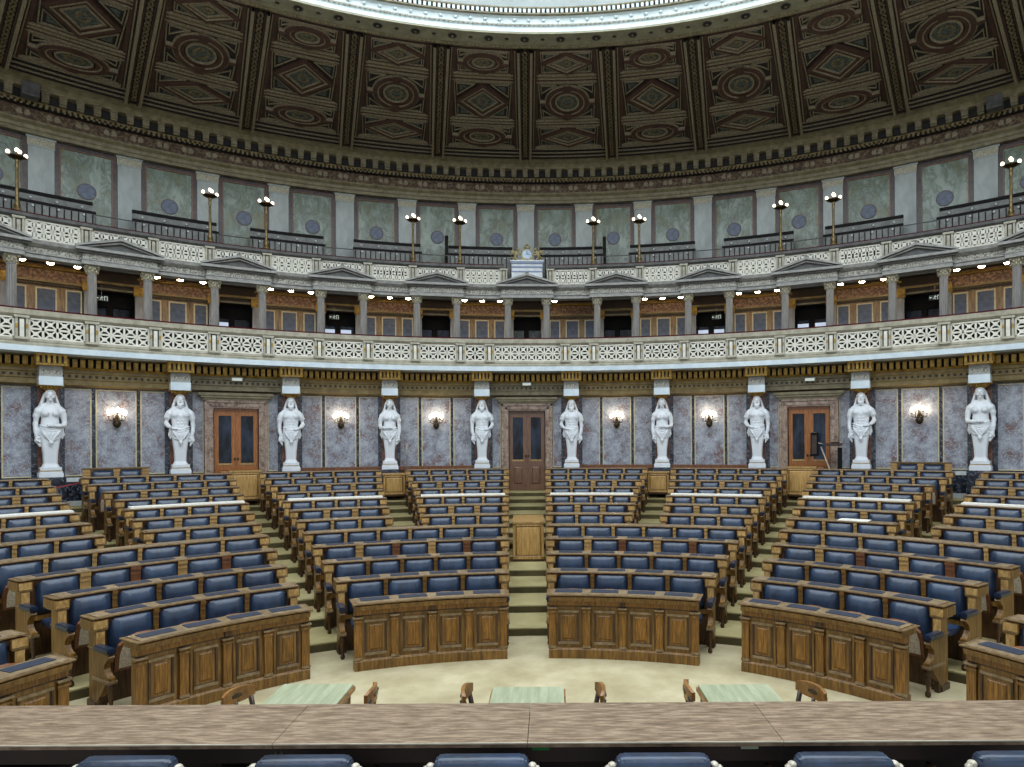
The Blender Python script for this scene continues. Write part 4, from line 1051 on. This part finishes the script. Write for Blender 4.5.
m = MB(); pts = [(12.0 * sin(rad(a)), 12.0 * cos(rad(a)), zr + 1.0) for a in range(-90, 91, 3)] + [(12.0, -3.5, zr + 1.0), (-12.0, -3.5, zr + 1.0)]
m.add(pts, [tuple(range(len(pts)))], 'skyglass')
sk = structure('window_1', m.mesh('window'))
q = MB()
for k in range(-9, 10): q.tube([(k * 1.25, -3.4, zr + .96), (k * 1.25, math.sqrt(max(11.9 ** 2 - (k * 1.25) ** 2, .1)), zr + .96)], .03, 'wellwhite', 5)
obj('glazing_bars', q.mesh('glazing_bars'), None, sk)

# ------------------------------------------------------------------ statues (one continuous carved figure each)
def ringloft(b, rings, m, n=20, p=2.4):
    vs = []; fs = []
    for (z, rx, ry, cx, cy) in rings:
        for i in range(n):
            a = 2 * PI * i / n; c, s = cos(a), sin(a)
            vs.append((cx + rx * math.copysign(abs(c) ** (2 / p), c), cy + ry * math.copysign(abs(s) ** (2 / p), s), z))
    for j in range(len(rings) - 1):
        for i in range(n): fs.append((j * n + i, j * n + (i + 1) % n, (j + 1) * n + (i + 1) % n, (j + 1) * n + i))
    fs.append(tuple(range(n))[::-1]); fs.append(tuple(range((len(rings) - 1) * n, len(rings) * n)))
    b.add(vs, fs, m)
def figure(female):
    b = MB(); m = 'statue'
    # tapering herm shaft
    ringloft(b, [(.22, .19, .16, 0, 0), (.25, .165, .145, 0, 0), (.32, .135, .12, 0, 0), (.55, .145, .125, 0, 0), (.80, .175, .145, 0, 0), (.95, .20, .155, 0, 0)], m, 24, 5)
    # hips, belly, chest
    if female:
        R = [(.85, .185, .15, 0, 0), (1.0, .215, .16, 0, 0), (1.12, .21, .155, 0, 0), (1.25, .175, .135, 0, 0), (1.36, .165, .125, 0, 0), (1.48, .19, .14, 0, 0), (1.55, .205, .13, 0, .01), (1.61, .18, .11, 0, .02), (1.66, .125, .095, 0, .02), (1.71, .075, .08, 0, .015)]
    else:
        R = [(.85, .185, .15, 0, 0), (1.0, .215, .155, 0, 0), (1.12, .205, .15, 0, 0), (1.25, .185, .14, 0, 0), (1.36, .195, .14, 0, 0), (1.48, .23, .155, 0, 0), (1.55, .245, .145, 0, .01), (1.61, .215, .125, 0, .02), (1.66, .15, .105, 0, .02), (1.71, .085, .085, 0, .015)]
    ringloft(b, R, m, 24, 2.5)
    b.tube([(0, .01, 1.64), (0, -.03, 1.82)], [.08, .062], m, 12)
    for s in (-1, 1):
        if female: b.ball((s * .095, -.115, 1.47), (.075, .07, .072), m, 14, 9)
        else:
            b.ball((s * .10, -.105, 1.50), (.11, .06, .085), m, 14, 9)
            for k in range(3): b.ball((s * .05, -.13, 1.36 - k * .075), (.045, .025, .034), m, 8, 5)
    # head, face, hair
    hz = 1.88
    b.ball((0, -.05, hz), (.086, .10, .125), m, 18, 12)
    b.tube([(0, -.145, hz + .03), (0, -.172, hz - .02)], [.013, .021], m, 6)
    b.ball((0, -.135, hz + .045), (.062, .022, .014), m, 10, 6)
    for s in (-1, 1):
        b.ball((s * .036, -.137, hz + .016), (.016, .012, .010), m, 8, 5); b.ball((s * .045, -.118, hz - .03), (.032, .03, .03), m, 8, 5); b.ball((s * .09, -.03, hz), (.014, .03, .035), m, 8, 5)
    b.ball((0, -.146, hz - .056), (.03, .014, .011), m, 8, 5); b.ball((0, -.122, hz - .10), (.034, .033, .027), m, 8, 5)
    b.ball((0, .01, hz + .045), (.10, .115, .095), m, 16, 10)
    for k in range(9):
        a = PI * (k / 8.0); b.ball((.092 * cos(a), -.06 - .055 * sin(a), hz + .05 + .075 * sin(a)), (.022, .024, .020), m, 7, 5)
    for s in (-1, 1):
        b.tube([(s * .085, .0, hz + .07), (s * .125, .01, hz - .06), (s * .155, .0, hz - .18), (s * .18, -.03, hz - .31)], [.028, .028, .028, .016], m, 8)
        b.tube([(s * .08, .05, hz + .05), (s * .125, .07, hz - .10), (s * .19, .06, hz - .25)], [.045, .045, .03], m, 8)
    if not female:
        for x, zz, r in ((0, -.13, .05), (-.04, -.11, .04), (.04, -.11, .04), (-.025, -.165, .03), (.025, -.165, .03), (0, -.185, .028), (-.055, -.07, .032), (.055, -.07, .032)): b.ball((x, -.115, hz + zz), (r, r * .9, r * 1.2), m, 9, 6)
        for s in (-1, 1): b.tube([(0, -.156, hz - .038), (s * .045, -.14, hz - .055)], [.012, .009], m, 6)
    def hand(w, d, sgn):
        # palm and five fingers; w wrist, d direction of the hand
        w = Vector(w); d = Vector(d).normalized(); side = Vector((0, 0, 1)).cross(d)
        if side.length < .3: side = Vector((1, 0, 0))
        side.normalize(); nrm = d.cross(side)
        b.ball(tuple(w + d * .05), (.042, .04, .045), m, 10, 7)
        for k, L in enumerate((.075, .09, .085, .065)):
            o = w + d * .07 + side * (k - 1.5) * .024
            b.tube([tuple(o), tuple(o + d * L * .6), tuple(o + d * L + nrm * .025)], [.014, .013, .009], m, 6)
        o = w + d * .03 + side * sgn * .035; b.tube([tuple(o), tuple(o + side * sgn * .025 + d * .03), tuple(o + side * sgn * .02 + d * .065)], [.016, .014, .010], m, 6)
    # image-left arm bent to the waist, image-right arm hanging with cloth
    sh = .235 if female else .265
    def limb(pts, rs): b.tube(pts, rs, m, 12)
    for s in (-1, 1): b.tube([(s * .04, .02, 1.68), (s * (sh - .09), .02, 1.60), (s * (sh - .01), .0, 1.53)], [.07, .082, .08], m, 12); b.ball((s * (sh - .02), -.0, 1.52), (.085, .09, .10), m, 12, 8)
    if female:
        limb([(-sh + .02, 0, 1.53), (-sh - .02, -.01, 1.42), (-sh - .035, -.03, 1.27), (-sh - .02, -.08, 1.20), (-.16, -.19, 1.19), (-.06, -.215, 1.19)], [.075, .07, .055, .055, .048, .036])
        hand((-.06, -.215, 1.19), (1, -.05, .0), 1)
        limb([(sh - .02, 0, 1.53), (sh + .02, .0, 1.40), (sh + .035, .0, 1.25), (sh + .03, -.04, 1.08), (sh + .02, -.06, .95)], [.075, .07, .056, .052, .036]); hand((sh + .02, -.06, .95), (-.25, -.2, -1), -1)
    else:
        limb([(-sh + .02, 0, 1.53), (-sh - .025, .0, 1.42), (-sh - .045, .0, 1.29), (-sh - .01, -.07, 1.22), (-.21, -.15, 1.17)], [.085, .078, .06, .056, .038]); hand((-.21, -.15, 1.17), (.8, -.2, -.3), 1)
        limb([(sh - .02, 0, 1.53), (sh + .015, .0, 1.40), (sh + .03, .0, 1.25), (sh + .02, -.03, 1.08), (sh - .01, -.05, .95)], [.085, .08, .06, .056, .038]); hand((sh - .01, -.05, .95), (-.3, -.2, -1), -1)
    # drapery: hip folds, knot with medallion, hanging ends
    for k in range(6):
        z = 1.16 - k * .035; b.tube([(-.23 + .012 * k, -.03, z + .02), (-.14, -.15, z - .02 - .012 * k), (0, -.18, z - .05 - .02 * k), (.10, -.165, z - .0 - .012 * k), (.21, -.05, z + .05 - .02 * k)], [.016, .022, .024, .02, .014], m, 7)
    for k in range(4):
        x = -.12 + .08 * k; b.tube([(x * 1.5, -.15, 1.10), (x, -.18, .98), (x * .3, -.175, .86)], [.022, .03, .018], m, 7)
    b.ball((0, -.185, .80), (.05, .03, .055), m, 12, 8); b.ball((0, -.2, .79), (.028, .025, .03), m, 8, 6); b.tube([(0, -.17, .84), (.0, -.18, .72)], [.03, .02], m, 7)
    for k in range(4):
        x = sh - .03 + .02 * k; b.tube([(x, -.05, .95), (x + .005, -.06, .84), (x - .015, -.05, .70 + .03 * k)], [.028, .032, .014], m, 7)
    for k in range(3): b.tube([(-.22, -.04 - .03 * k, 1.14), (-.245 + .01 * k, -.05, .98), (-.22, -.05, .88 + .03 * k)], [.03, .032, .014], m, 7)
    me = b.mesh('figure_src')
    o = bpy.data.objects.new('figure_src', me); COL.objects.link(o)
    rm = o.modifiers.new('r', 'REMESH'); rm.mode = 'VOXEL'; rm.voxel_size = .0085; rm.use_smooth_shade = True
    sm = o.modifiers.new('s', 'SMOOTH'); sm.factor = .5; sm.iterations = 2
    dg = bpy.context.evaluated_depsgraph_get(); dg.update()
    me2 = bpy.data.meshes.new_from_object(o.evaluated_get(dg)); me2.name = 'figure'
    bpy.data.objects.remove(o)
    me2.materials.clear(); me2.materials.append(M['statue'])
    me2.polygons.foreach_set('use_smooth', [True] * len(me2.polygons))
    mm = me2.copy(); mm.transform(Matrix.Scale(-1, 4, (1, 0, 0))); mm.flip_normals()
    return me2, mm
FF, FFm = figure(True); FM, FMm = figure(False)
q = MB(); q.box(-.23, .23, -.21, .21, 0, .10, 'statue'); q.box(-.215, .215, -.195, .195, .10, .14, 'statue'); q.box(-.20, .20, -.18, .18, .155, .235, 'statue'); PL = q.mesh('plinth', False, .006)
q = MB(); q.box(-.212, .212, -.192, .192, .138, .157, 'gold'); PLG = q.mesh('gold_band')
q = MB(); q.lathe([(.12, 2.0), (.19, 2.05), (.22, 2.09), (.235, 2.125)], 4, 'gold', a0=PI / 4); q.box(-.25, .25, -.22, .22, 2.10, 2.13, 'gold')
for k in range(7): q.ball((-.18 + .06 * k, -.18, 2.075), (.026, .026, .03), 'gold', 6, 4)
CU = q.mesh('capital')
STL = [('female', FFm, 'hanging right arm, leftmost of the row'), ('bearded', FM, 'left of the left door'), ('bearded', FMm, 'right of the left door'), ('female', FF, 'second left of the centre door'),
       ('bearded', FMm, 'just left of the centre door'), ('bearded', FM, 'just right of the centre door'), ('female', FFm, 'second right of the centre door'), ('bearded', FM, 'left of the right door'),
       ('bearded', FMm, 'right of the right door'), ('female', FF, 'rightmost of the row')]
for i, (sex, me, wh) in enumerate(STL):
    ph = 9 * (i - 4.5)
    W = at(ph, 17.02, 2.12)
    t = thing('statue', W, 'white marble %s statue, %s' % (sex, wh), 'statue', 'white marble statues')
    obj('figure', me, W, t); p = obj('plinth', PL, W, t); tag(obj('gold_band', PLG, W, p), 'gilded line round the plinth'); tag(obj('capital', CU, W, t), 'gilded capital over the head')
    q = MB(); 
for n in range(-7, 7):
    q = MB(); q.box(-.27, .27, -.30, .35, 1.404, 2.12, 'blackm'); q.box(-.29, .29, -.32, .35, 1.404, 1.5, 'light_stone'); obj('statue_pedestal', q.mesh('statue_pedestal'), at(9 * n + 4.5, 17.02), wall)

# ------------------------------------------------------------------ wall sconces
q = MB(); q.lathe([(.02, -.22), (.07, -.18), (.10, -.10), (.06, -.04), (.03, 0), (.05, .06), (.02, .12)], 12, 'bronze', (0, -.13, 0)); q.box(-.06, .06, -.06, .03, -.14, .04, 'bronze'); q.tube([(0, 0, -.05), (0, -.13, -.05)], .03, 'bronze'); SB = q.mesh('bracket', True)
def sarm(x, y, z):
    q = MB(); q.tube([(0, -.13, .0), (x * .5, -.13 + y * .5, -.05), (x, -.13 + y, -.02), (x, -.13 + y, z)], [.016, .013, .012, .012], 'bronze', 6); q.lathe([(.015, 0), (.034, .02), (.015, .03)], 10, 'bronze', (x, -.13 + y, z)); return q.mesh('arm', True)
SP = [(-.17, -.02, .06), (-.09, -.11, .10), (0, -.15, .13), (.09, -.11, .10), (.17, -.02, .06)]
SA = [sarm(*p) for p in SP]
q = MB(); q.lathe([(.012, 0), (.012, .03), (.03, .05), (.036, .085), (.026, .12), (.01, .14)], 10, 'sbulb'); SBU = q.mesh('bulb', True)
for n, wh in ((-4, 'right of the leftmost statue'), (-2, 'first right of the left door'), (-1, 'first left of the centre door'), (1, 'first right of the centre door'), (2, 'first left of the right door'), (4, 'right of the right door')):
    W = at(9 * n, RW - .045, 3.50); t = thing('wall_sconce', W, 'lit five-light bronze wall sconce, ' + wh, 'lamp', 'lit wall sconces')
    obj('bracket', SB, W, t)
    for p, a in zip(SP, SA):
        obj('arm', a, W, t); obj('bulb', SBU, W @ Matrix.Translation((p[0], p[1] - .13, p[2] + .02)), t)

# ------------------------------------------------------------------ small things by the wall
W = at(-11.9, 16.75, 1.404); t = thing('microphone_stand', W, 'thin grey stand against the wall beside the fourth statue', 'stand')
q = MB(); q.lathe([(.12, 0), (.12, .015), (.02, .03)], 14, 'shade_stone'); obj('base', q.mesh('base'), W, t)
q = MB(); q.tube([(0, 0, .02), (0, 0, 1.15)], .012, 'steel', 8); obj('pole', q.mesh('pole'), W, t); q = MB(); q.tube([(0, 0, 1.14), (0, 0, 1.46)], .035, 'stone', 10); obj('head', q.mesh('head'), W, t)
W = at(29.4, 16.72, 1.404); t = thing('camera_stand', W, 'black equipment stand with upright box and flat tray, before the right door', 'stand')
q = MB(); q.box(.06, .17, -.05, .05, 0, 1.28, 'black'); q.box(-.02, .25, -.12, .12, 0, .03, 'black'); obj('column', q.mesh('column', False, .005), W, t)
q = MB(); q.prism([(-.32, 1.40), (.20, 1.40), (.14, 1.32), (-.20, 1.32)], 'y', -.17, .15, 'walnut'); q.box(-.1, .1, -.06, .06, 1.40, 1.43, 'black'); obj('tray', q.mesh('tray'), W, t)
q = MB(); q.box(-.60, -.42, -.12, .10, 1.05, 1.68, 'black'); q.box(-.58, -.44, -.14, -.12, 1.1, 1.62, 'walnut'); q.box(-.58, -.44, -.12, .1, 1.68, 1.70, 'finial'); obj('upright_box', q.mesh('upright_box', False, .008), W, t)
q = MB(); q.tube([(-.42, 0, 1.4), (-.3, 0, 1.38)], .02, 'steel'); q.tube([(-.35, -.02, 1.3), (-.1, -.02, .6), (.08, 0, .5)], .02, 'finial'); obj('arm', q.mesh('arm'), W, t)
for sg, sd, mt in ((-1, 'left', 'rope_red'), (1, 'right', 'rope_dark')):
    q = MB(); W = at(sg * 40.0, 15.85, 1.404)
    n = 12; x0, x1 = (-.46, .42)
    z0, z1 = (.50, .66) if sg < 0 else (.58, .60)
    sag = .03 if sg < 0 else .16
    q.tube([(x0 + (x1 - x0) * i / n, 0, z0 + (z1 - z0) * i / n - sag * sin(PI * i / n)) for i in range(n + 1)], .014, mt, 6)
    tag(obj('barrier_rope', q.mesh('barrier_rope', True), W), ('thin red rope' if sg < 0 else 'dark sagging rope') + ' across the upper %s aisle end' % sd, 'rope', None, 'thing')

# ------------------------------------------------------------------ foreground: presiding desk, chairs, tables
YAW = Matrix.Rotation(-.0361, 4, 'Z')
m = MB(); m.box(-9, 9, -7, 1.5, 0, .3, 'oak_dark'); structure('floor_podium', m.mesh('floor_podium'), YAW)
t = thing('presiding_desk', YAW @ Matrix.Translation((0, 1.2, .3)), 'long worn brown desk across the foreground', 'desk')
seams = [-4.6, -1.515, -.04, 1.44, 4.6]
for x0, x1 in zip(seams, seams[1:]):
    q = MB(); q.box(x0 + .002, x1 - .002, .925, 1.513, 1.075, 1.104, 'desk'); q.box(x0 + .002, x1 - .002, .918, .925, 1.097, 1.1045, 'deskedge')
    obj('desktop', q.mesh('desktop'), YAW, t)
q = MB(); q.box(-4.6, 4.6, 1.40, 1.45, .3, 1.064, 'deskdark'); q.box(-4.6, 4.6, 1.2, 1.4, .30, .5, 'deskdark'); q.box(-4.6, 4.6, .95, 1.4, .98, 1.074, 'deskdark'); obj('front_panel', q.mesh('front_panel'), YAW, t)
for x in (-3.2, -1.86, 0.0, 1.86, 3.2):
    q = MB(); q.box(x - .03, x + .03, .97, 1.42, .3, 1.0, 'deskdark'); obj('support', q.mesh('support'), YAW, t)
for x, mt, nm in ((.035, 'tagc', 'green'), (1.25, 'tagw', 'pale grey')):
    q = MB(); q.box(x - .05, x + .05, .944, .951, 1.05, 1.07, mt); tag(obj('sticker', q.mesh('sticker'), YAW, t), nm + ' sticker under the desk edge')
q = MB(); q.tube([(-1.50, .95, 1.05), (-1.52, .93, .99), (-1.47, .90, .95), (-1.40, .88, .93)], .008, 'cable'); q.tube([(-1.47, .95, 1.05), (-1.47, .93, .99), (-1.44, .90, .95), (-1.40, .88, .93)], .008, 'cable'); q.tube([(-1.46, .9, .94), (-1.36, .87, .91), (-1.30, .85, .80), (-1.3, 1.0, .6)], .02, 'cable'); obj('cable', q.mesh('cable', True), YAW, t)
def pchair():
    D = {}
    q = MB(); q.prism([(-.25, .55), (.25, .55), (.25, .85), (.246, .875), (.235, .892), (.21, .90), (-.21, .90), (-.235, .892), (-.246, .875), (-.25, .85)], 'y', -.05, .05, 'leather'); D['back_pad'] = q.mesh('back_pad', True, .014)
    q = MB()
    for s in (-1, 1):
        q.box(s * .265 - .02, s * .265 + .02, -.03, .03, .42, .81, 'walnut'); q.box(s * .24 - .02, s * .24 + .02, -.03, .03, 0, .45, 'walnut')
    q.box(-.25, .25, -.03, .03, .50, .55, 'walnut'); D['back_frame'] = q.mesh('back_frame')
    for s in (-1, 1):
        q = MB(); q.ball((s * .268, -.0, .85), (.024, .03, .02), 'finial', 10, 6); q.ball((s * .292, -.01, .838), (.02, .026, .02), 'finial', 8, 5); q.ball((s * .28, -.03, .826), (.018, .018, .018), 'finial', 8, 5); q.tube([(s * .265, 0, .78), (s * .268, 0, .845)], .022, 'finial', 8)
        D['finial%d' % s] = q.mesh('finial', True)
    q = MB(); q.box(-.25, .25, .0, .48, .40, .48, 'leather'); D['seat'] = q.mesh('seat', True, .025)
    q = MB()
    for s in (-1, 1): q.lathe([(.02, 0), (.03, .1), (.022, .15), (.03, .38), (.03, .42)], 8, 'walnut', (s * .22, .43, 0))
    D['leg'] = q.mesh('leg', True)
    q = MB()
    for s in (-1, 1): q.tube([(s * .26, .0, .66), (s * .27, .2, .66), (s * .27, .40, .64), (s * .27, .42, .46)], .02, 'walnut', 8)
    D['armrest'] = q.mesh('armrest', True)
    return D
PC = pchair()
WHC = ['leftmost at the bottom edge', 'second from the left', 'third from the left, near the middle', 'fourth from the left', 'fifth from the left', 'rightmost, cut by the corner']
for x, wh in zip((-2.13, -1.20, -.27, .685, 1.63, 2.575), WHC):
    W = YAW @ Matrix.Translation((x, .57, .3)); t = thing('armchair', W, 'blue leather armchair behind the long desk, ' + wh, 'chair', 'blue armchairs at the long desk')
    for nm, me in PC.items(): obj(nm.rstrip('-1'), me, W @ Matrix.Translation((0, 0, -.012)), t) if nm[:4] in ('back', 'fini') else obj(nm, me, W, t)
def table(x, y, label):
    W = YAW @ Matrix.Translation((x, y, 0)); t = thing('writing_table', W, label, 'table', 'green topped tables')
    q = MB(); q.box(-.30, .30, -.45, .45, .725, .75, 'baize'); obj('table_top', q.mesh('table_top'), W, t)
    q = MB(); q.box(-.315, .315, -.465, .465, .69, .724, 'chairwood'); q.box(-.28, .28, -.42, .42, .62, .69, 'oak'); obj('apron', q.mesh('apron'), W, t)
    for sx in (-1, 1):
        for sy in (-1, 1):
            q = MB(); q.lathe([(.02, 0), (.03, .05), (.022, .1), (.03, .55), (.035, .69)], 10, 'oak', (sx * .26, sy * .4, 0)); obj('leg', q.mesh('leg', True), W, t)
table(-1.93, 2.43, 'green-topped table behind the long desk, on the left'); table(-.10, 2.33, 'green-topped table behind the long desk, in the middle'); table(1.66, 2.36, 'green-topped table behind the long desk, on the right')
def wchair():
    D = {}
    q = MB(); n = 9; o = []; i_ = []
    prof = []
    for k in range(n):
        a = -1 + 2 * k / (n - 1); prof.append((.15 * a, .035 * (1 - a * a), .036 + .03 * (1 - abs(a) ** 3)))
    vs = []; fs = []
    for x, y, h in prof: vs += [(x, y, .86 - h), (x, y, .86 + h * .8), (x, y + .028, .86 + h * .8), (x, y + .028, .86 - h)]
    for k in range(n - 1):
        for j in range(4): fs.append((k * 4 + j, k * 4 + (j + 1) % 4, k * 4 + 4 + (j + 1) % 4, k * 4 + 4 + j))
    fs += [(0, 1, 2, 3), tuple((n - 1) * 4 + j for j in (3, 2, 1, 0))]
    q.add(vs, fs, 'chairwood'); q.prism([(-.045, .84), (.0, .835), (.045, .84), (.05, .86), (0, .875), (-.05, .86)], 'y', .030, .037, 'walnut'); q.prism([(-.045, .84), (.0, .835), (.045, .84), (.05, .86), (0, .875), (-.05, .86)], 'y', .061, .067, 'walnut')
    D['top_rail'] = q.mesh('top_rail')
    q = MB()
    for s in (-1, 1): q.tube([(s * .125, .035, .85), (s * .14, -.01, .62), (s * .16, -.06, .45)], [.02, .02, .022], 'walnut', 8)
    q.tube([(0, .05, .82), (0, -.04, .46)], .015, 'walnut', 8); D['back_post'] = q.mesh('back_post', True)
    q = MB(); q.prism([(-.20, -.05), (-.22, -.4), (-.15, -.46), (.15, -.46), (.22, -.4), (.20, -.05)], 'z', .43, .47, 'chairwood'); D['seat'] = q.mesh('seat', False, .01)
    for k, (sx, y) in enumerate(((-1, -.1), (1, -.1), (-1, -.4), (1, -.4))):
        q = MB(); q.tube([(sx * .16, y, .44), (sx * .19, y + (.06 if y > -.2 else -.03), 0)], [.022, .016], 'walnut', 8); D['leg%d' % k] = q.mesh('leg', True)
    q = MB(); q.tube([(-.14, .0, .68), (-.21, -.2, .66), (-.18, -.3, .47)], .016, 'walnut', 8); q.tube([(.14, .0, .68), (.21, -.2, .66), (.18, -.3, .47)], .016, 'walnut', 8); D['armrest'] = q.mesh('armrest', True)
    return D
WC = wchair()
def wc(x, y, rot, label):
    W = YAW @ Matrix.Translation((x, y, 0)) @ Matrix.Rotation(rad(rot), 4, 'Z'); t = thing('wooden_chair', W, label, 'chair', 'wooden chairs at the green tables')
    for nm, me in WC.items(): obj(nm.rstrip('0123456789'), me, W, t)
# the back faces +y in local space, the sitter looks to -y
CHY = 2.35
wc(-2.36, CHY - .02, 66, 'brown wooden chair left of the left green table'); wc(-1.36, CHY + .03, -88, 'brown wooden chair right of the left green table')
wc(-.55, CHY, 86, 'brown wooden chair left of the middle green table'); wc(.46, CHY, -86, 'brown wooden chair right of the middle green table')
wc(1.22, CHY + .05, 88, 'brown wooden chair left of the right green table'); wc(2.14, CHY, -66, 'brown wooden chair right of the right green table')

# ------------------------------------------------------------------ light, camera, view
w = bpy.data.worlds.new('World'); S.world = w; w.use_nodes = True
bg = w.node_tree.nodes['Background']; bg.inputs['Color'].default_value = (.86, .93, 1.0, 1); bg.inputs['Strength'].default_value = .78
cam = bpy.data.cameras.new('Camera'); co = bpy.data.objects.new('Camera', cam); COL.objects.link(co)
cam.sensor_fit = 'HORIZONTAL'; cam.sensor_width = 36.0; cam.lens = 666.99 / 1024 * 36.0
cam.shift_x = -(550.725 - 512) / 1024; cam.shift_y = (443.723 - 383.5) / 1024
cam.clip_start = .05; cam.clip_end = 200
co.location = (0, -.17251 * 17, 2.83)
co.rotation_mode = 'QUATERNION'
base = Matrix.Rotation(-.035564, 4, 'Z') @ Matrix.Rotation(PI / 2, 4, 'X') @ Matrix.Rotation(-.0057454, 4, 'Z')
co.rotation_quaternion = base.to_quaternion()
S.camera = co
S.view_settings.view_transform = 'Standard'; S.view_settings.look = 'None'; S.view_settings.gamma = 1.0; S.view_settings.use_curve_mapping = False
S.view_settings.exposure = 0.38
S.cycles.max_bounces = 8; S.cycles.diffuse_bounces = 4
S.cycles.use_denoising = True
